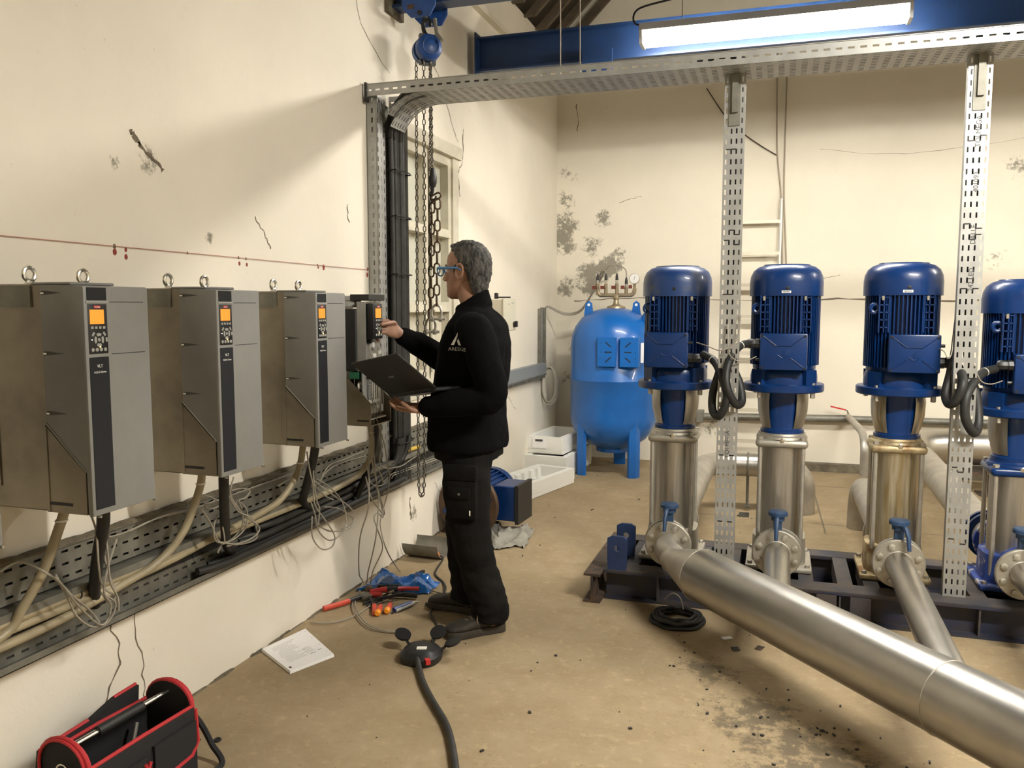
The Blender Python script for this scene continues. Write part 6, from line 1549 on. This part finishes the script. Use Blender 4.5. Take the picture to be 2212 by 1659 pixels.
def tilt_ring(c, r, rise, e=2): return (V(c), V((-r, 0, -rise)), V((0, -r * .98, 0)), e)
jk.rings([tilt_ring((-1.346, 3.612, 1.475), .086, .036), tilt_ring((-1.353, 3.615, 1.508), .080, .043), tilt_ring((-1.360, 3.617, 1.532), .080, .048), tilt_ring((-1.360, 3.617, 1.535), .071, .046), tilt_ring((-1.355, 3.615, 1.51), .068, .043), tilt_ring((-1.348, 3.612, 1.48), .068, .036)], 32)
jd = lambda c: .0075 * noise.noise(V((c.x * 9, c.y * 9, c.z * 6))) + .004 * noise.noise(V((c.x * 22, c.y * 22, c.z * 16)))
ja = remesh(jk, .0068, 3, jd).build('jacket', fleece, pe, 180)
# chest emblem printed on the near breast, laid onto the cloth
from mathutils.bvhtree import BVHTree
bv_ = BVHTree.FromPolygons([p.co + ROOT[pe.name] for p in ja.data.vertices], [tuple(f.vertices) for f in ja.data.polygons])
LD = V((-.36, 1.0, 0)).normalized(); LX = V((LD.y, -LD.x, 0)); LC = V((-1.262, 3.15, 1.358))
def onto(o):
    org = ROOT[pe.name]
    for p in o.data.vertices:
        q = p.co + org; r_ = bv_.ray_cast(q, LD)
        if r_[0] is not None: p.co = r_[0] - LD * .002 - org
lg = MB()
def patch(q, n=6):
    a, b_, c, d_ = [LC + LX * u + V((0, 0, v_)) for u, v_ in q]
    k0 = len(lg.v)
    for i in range(n + 1):
        for j in range(n + 1): lg.v.append(tuple(a.lerp(b_, i / n).lerp(d_.lerp(c, i / n), j / n)))
    for i in range(n):
        for j in range(n): k = k0 + i * (n + 1) + j; lg.f.append((k, k + n + 1, k + n + 2, k + 1))
patch([(-.024, -.026), (-.010, -.026), (.006, .012), (.008, .030)]); patch([(.004, -.010), (.009, -.026), (.022, -.026), (.010, .004)])
o = lg.build('chest_emblem', whitem, ja, 0, fix=True); onto(o)
o = text('chest_lettering', 'ARESGE', .023, tuple(LC + LX * .004 + V((0, 0, -.044))), tuple(LX), (0, 0, 1), inkl, ja, depth=0.0); onto(o)
# trousers
tr_ = MB()
tr_.rings([((-1.372, 3.6, .80), (.150, 0, 0), (0, .195, 0), 2.4), ((-1.37, 3.6, .88), (.148, 0, 0), (0, .192, 0), 2.4), ((-1.37, 3.6, .99), (.135, 0, 0), (0, .18, 0), 2.4)], 32)
limb(tr_, [LH + V((0, .01, -.02)), (-1.345, 3.495, .70), LK, (-1.29, 3.50, .30), LA + V((-.005, 0, .03)), LA + V((-.004, 0, -.035))], [.118, .112, .095, .086, .090, .086], end=False)
limb(tr_, [RH + V((0, -.01, -.02)), (-1.42, 3.695, .70), RK, (-1.44, 3.705, .30), RA + V((0, 0, .03)), RA + V((0, 0, -.03))], [.118, .110, .092, .084, .088, .084], end=False)
td = lambda c: .008 * noise.noise(V((c.x * 8, c.y * 8, c.z * 11))) + .006 * noise.noise(V((c.x * 14, c.y * 14, c.z * 26))) * (1.6 if c.z < .35 else .7)
to = remesh(tr_, .0068, 3, td).build('trousers', trou, pe, 180)
MB().rbox(-1.40, -1.255, 3.372, 3.41, .555, .74, .012, 2).build('cargo_pocket', trou, to)
MB().rbox(-1.405, -1.25, 3.366, 3.40, .73, .80, .010, 2).build('pocket_flap', trou, to)
MB().rbox(-1.385, -1.28, 3.362, 3.38, .65, .70, .006, 2).build('pocket_flap', trou, to)
MB().lathe([(.006, 0), (.006, -.004)], (-1.33, 3.362, .672), 'y', 10).build('snap_button', galvd, to)
MB().rbox(-1.285, -1.279, 3.366, 3.372, .575, .60, .002, 1).build('zip_pull', white, to)
# shoes
def shoe(heel, toe, label):
    h, t_ = V(heel), V(toe); d = (t_ - h); L = d.length; d.normalize(); s_ = V((-d.y, d.x, 0))
    up = MB(); Z = V((0, 0, 1))
    prof = [(0, .034, .03, .085), (.08, .040, .03, .105), (.25, .043, .03, .11), (.42, .044, .03, .098), (.58, .050, .03, .078), (.75, .054, .03, .066), (.9, .046, .03, .058), (.97, .030, .03, .048)]
    up.rings([(h + d * (L * u) + Z * ((zb + zt) / 2), s_ * w_, Z * ((zt - zb) / 2), 2.8) for u, w_, zb, zt in prof], 20)
    o = remesh(up, .006, 2).build('shoe', bootm, pe, 180); o['label'] = label
    so = MB(); outl = [(0, .030), (.06, .038), (.25, .042), (.42, .041), (.58, .048), (.75, .054), (.9, .048), (.98, .028)]
    poly2 = [h + d * (L * u) + s_ * w_ for u, w_ in outl] + [h + d * (L * u) - s_ * w_ for u, w_ in outl[::-1]]
    so.prism([(p.x, p.y) for p in poly2], 'z', .001, .036, bevel=.005); so.build('sole', solem, o, 30, fix=True)
    lc_ = MB()
    for k in range(4):
        u = .40 + .075 * k; zt = .108 - .011 * k; w_ = .026
        a = h + d * (L * u) + s_ * w_ + Z * (zt - .012); b_ = h + d * (L * (u + .03)) - s_ * w_ + Z * (zt - .014); m_ = (a + b_) / 2 + Z * .012
        lc_.tube(cat_rom([a, m_, b_], 4), .0035, 6)
    lc_.tube(cat_rom([h + d * (L * .42) + Z * .10, h + d * (L * .48) + s_ * .03 + Z * .115, h + d * (L * .52) + s_ * .05 + Z * .07], 5), .003, 6)
    lc_.tube(cat_rom([h + d * (L * .42) + Z * .10, h + d * (L * .47) - s_ * .03 + Z * .115, h + d * (L * .50) - s_ * .05 + Z * .06], 5), .003, 6)
    lc_.build('laces', lace, o)
    return o
shoe((-1.185, 3.552, 0), (-1.405, 3.365, 0), 'worn brown work shoe pointing towards the viewer')
shoe((-1.355, 3.700, 0), (-1.640, 3.735, 0), 'darker work shoe further back')

# ================================================================== laptop on the left hand
lp = thing('laptop', 'thin black laptop held open on the technician\'s left hand', 'laptop', (-1.55, 3.36, 1.10))
A, Bq = V((-1.707, 3.452, 1.078)), V((-1.395, 3.272, 1.138))
h = (Bq - A).normalized(); nfl = V((-h.y, h.x, 0)).normalized()
nh = (nfl - h * nfl.dot(h)).normalized(); upn = h.cross(nh)
u_ = (-nh * math.cos(R(40)) + upn * math.sin(R(40)))
Ld = (Bq - A).length
def slab(o, a, La, b_, Lb, c, T, name, m, r=.004):
    M = Matrix((( a.x, b_.x, c.x, o.x), (a.y, b_.y, c.y, o.y), (a.z, b_.z, c.z, o.z), (0, 0, 0, 1)))
    mb = MB(); mb.M = M; mb.rbox(0, La, 0, Lb, 0, T, r, 1); return mb.build(name, m, lp, 30, fix=True), M
base, Mb = slab(A, h, Ld, nh, .245, upn, .017, 'base', blackp)
kb = MB(); kb.M = Mb
for r_ in range(5):
    for c_k in range(14): kb.box(.03 + c_k * .0215, .048 + c_k * .0215, .045 + r_ * .021, .063 + r_ * .021, .017, .0185)
kk = kb.build('keyboard', darkp, base, 0); kk['kind'] = 'stuff'
lout = h.cross(u_).normalized()
if lout.dot(V((0, 0, 1))) < 0: lout = -lout      # screen side faces up and away from the viewer
lid, Ml = slab(A + upn * .012, h, Ld, u_, .243, lout, .008, 'lid', blackp, .003)
mb = MB(); mb.M = Ml; mb.box(.012, Ld - .012, .018, .23, .008, .0086); mb.build('screen', darkp, lid, 0)
text('lid_logo', 'acer', .026, tuple(A + upn * .012 + h * (Ld * .46) + u_ * .118 - lout * .0004), tuple(h), tuple(u_), greyl, lid)
mb = MB(); mb.tube([A + upn * .012 + h * .03, A + upn * .012 + h * (Ld - .03)], .006, 10); mb.build('hinge', blackp, lp)
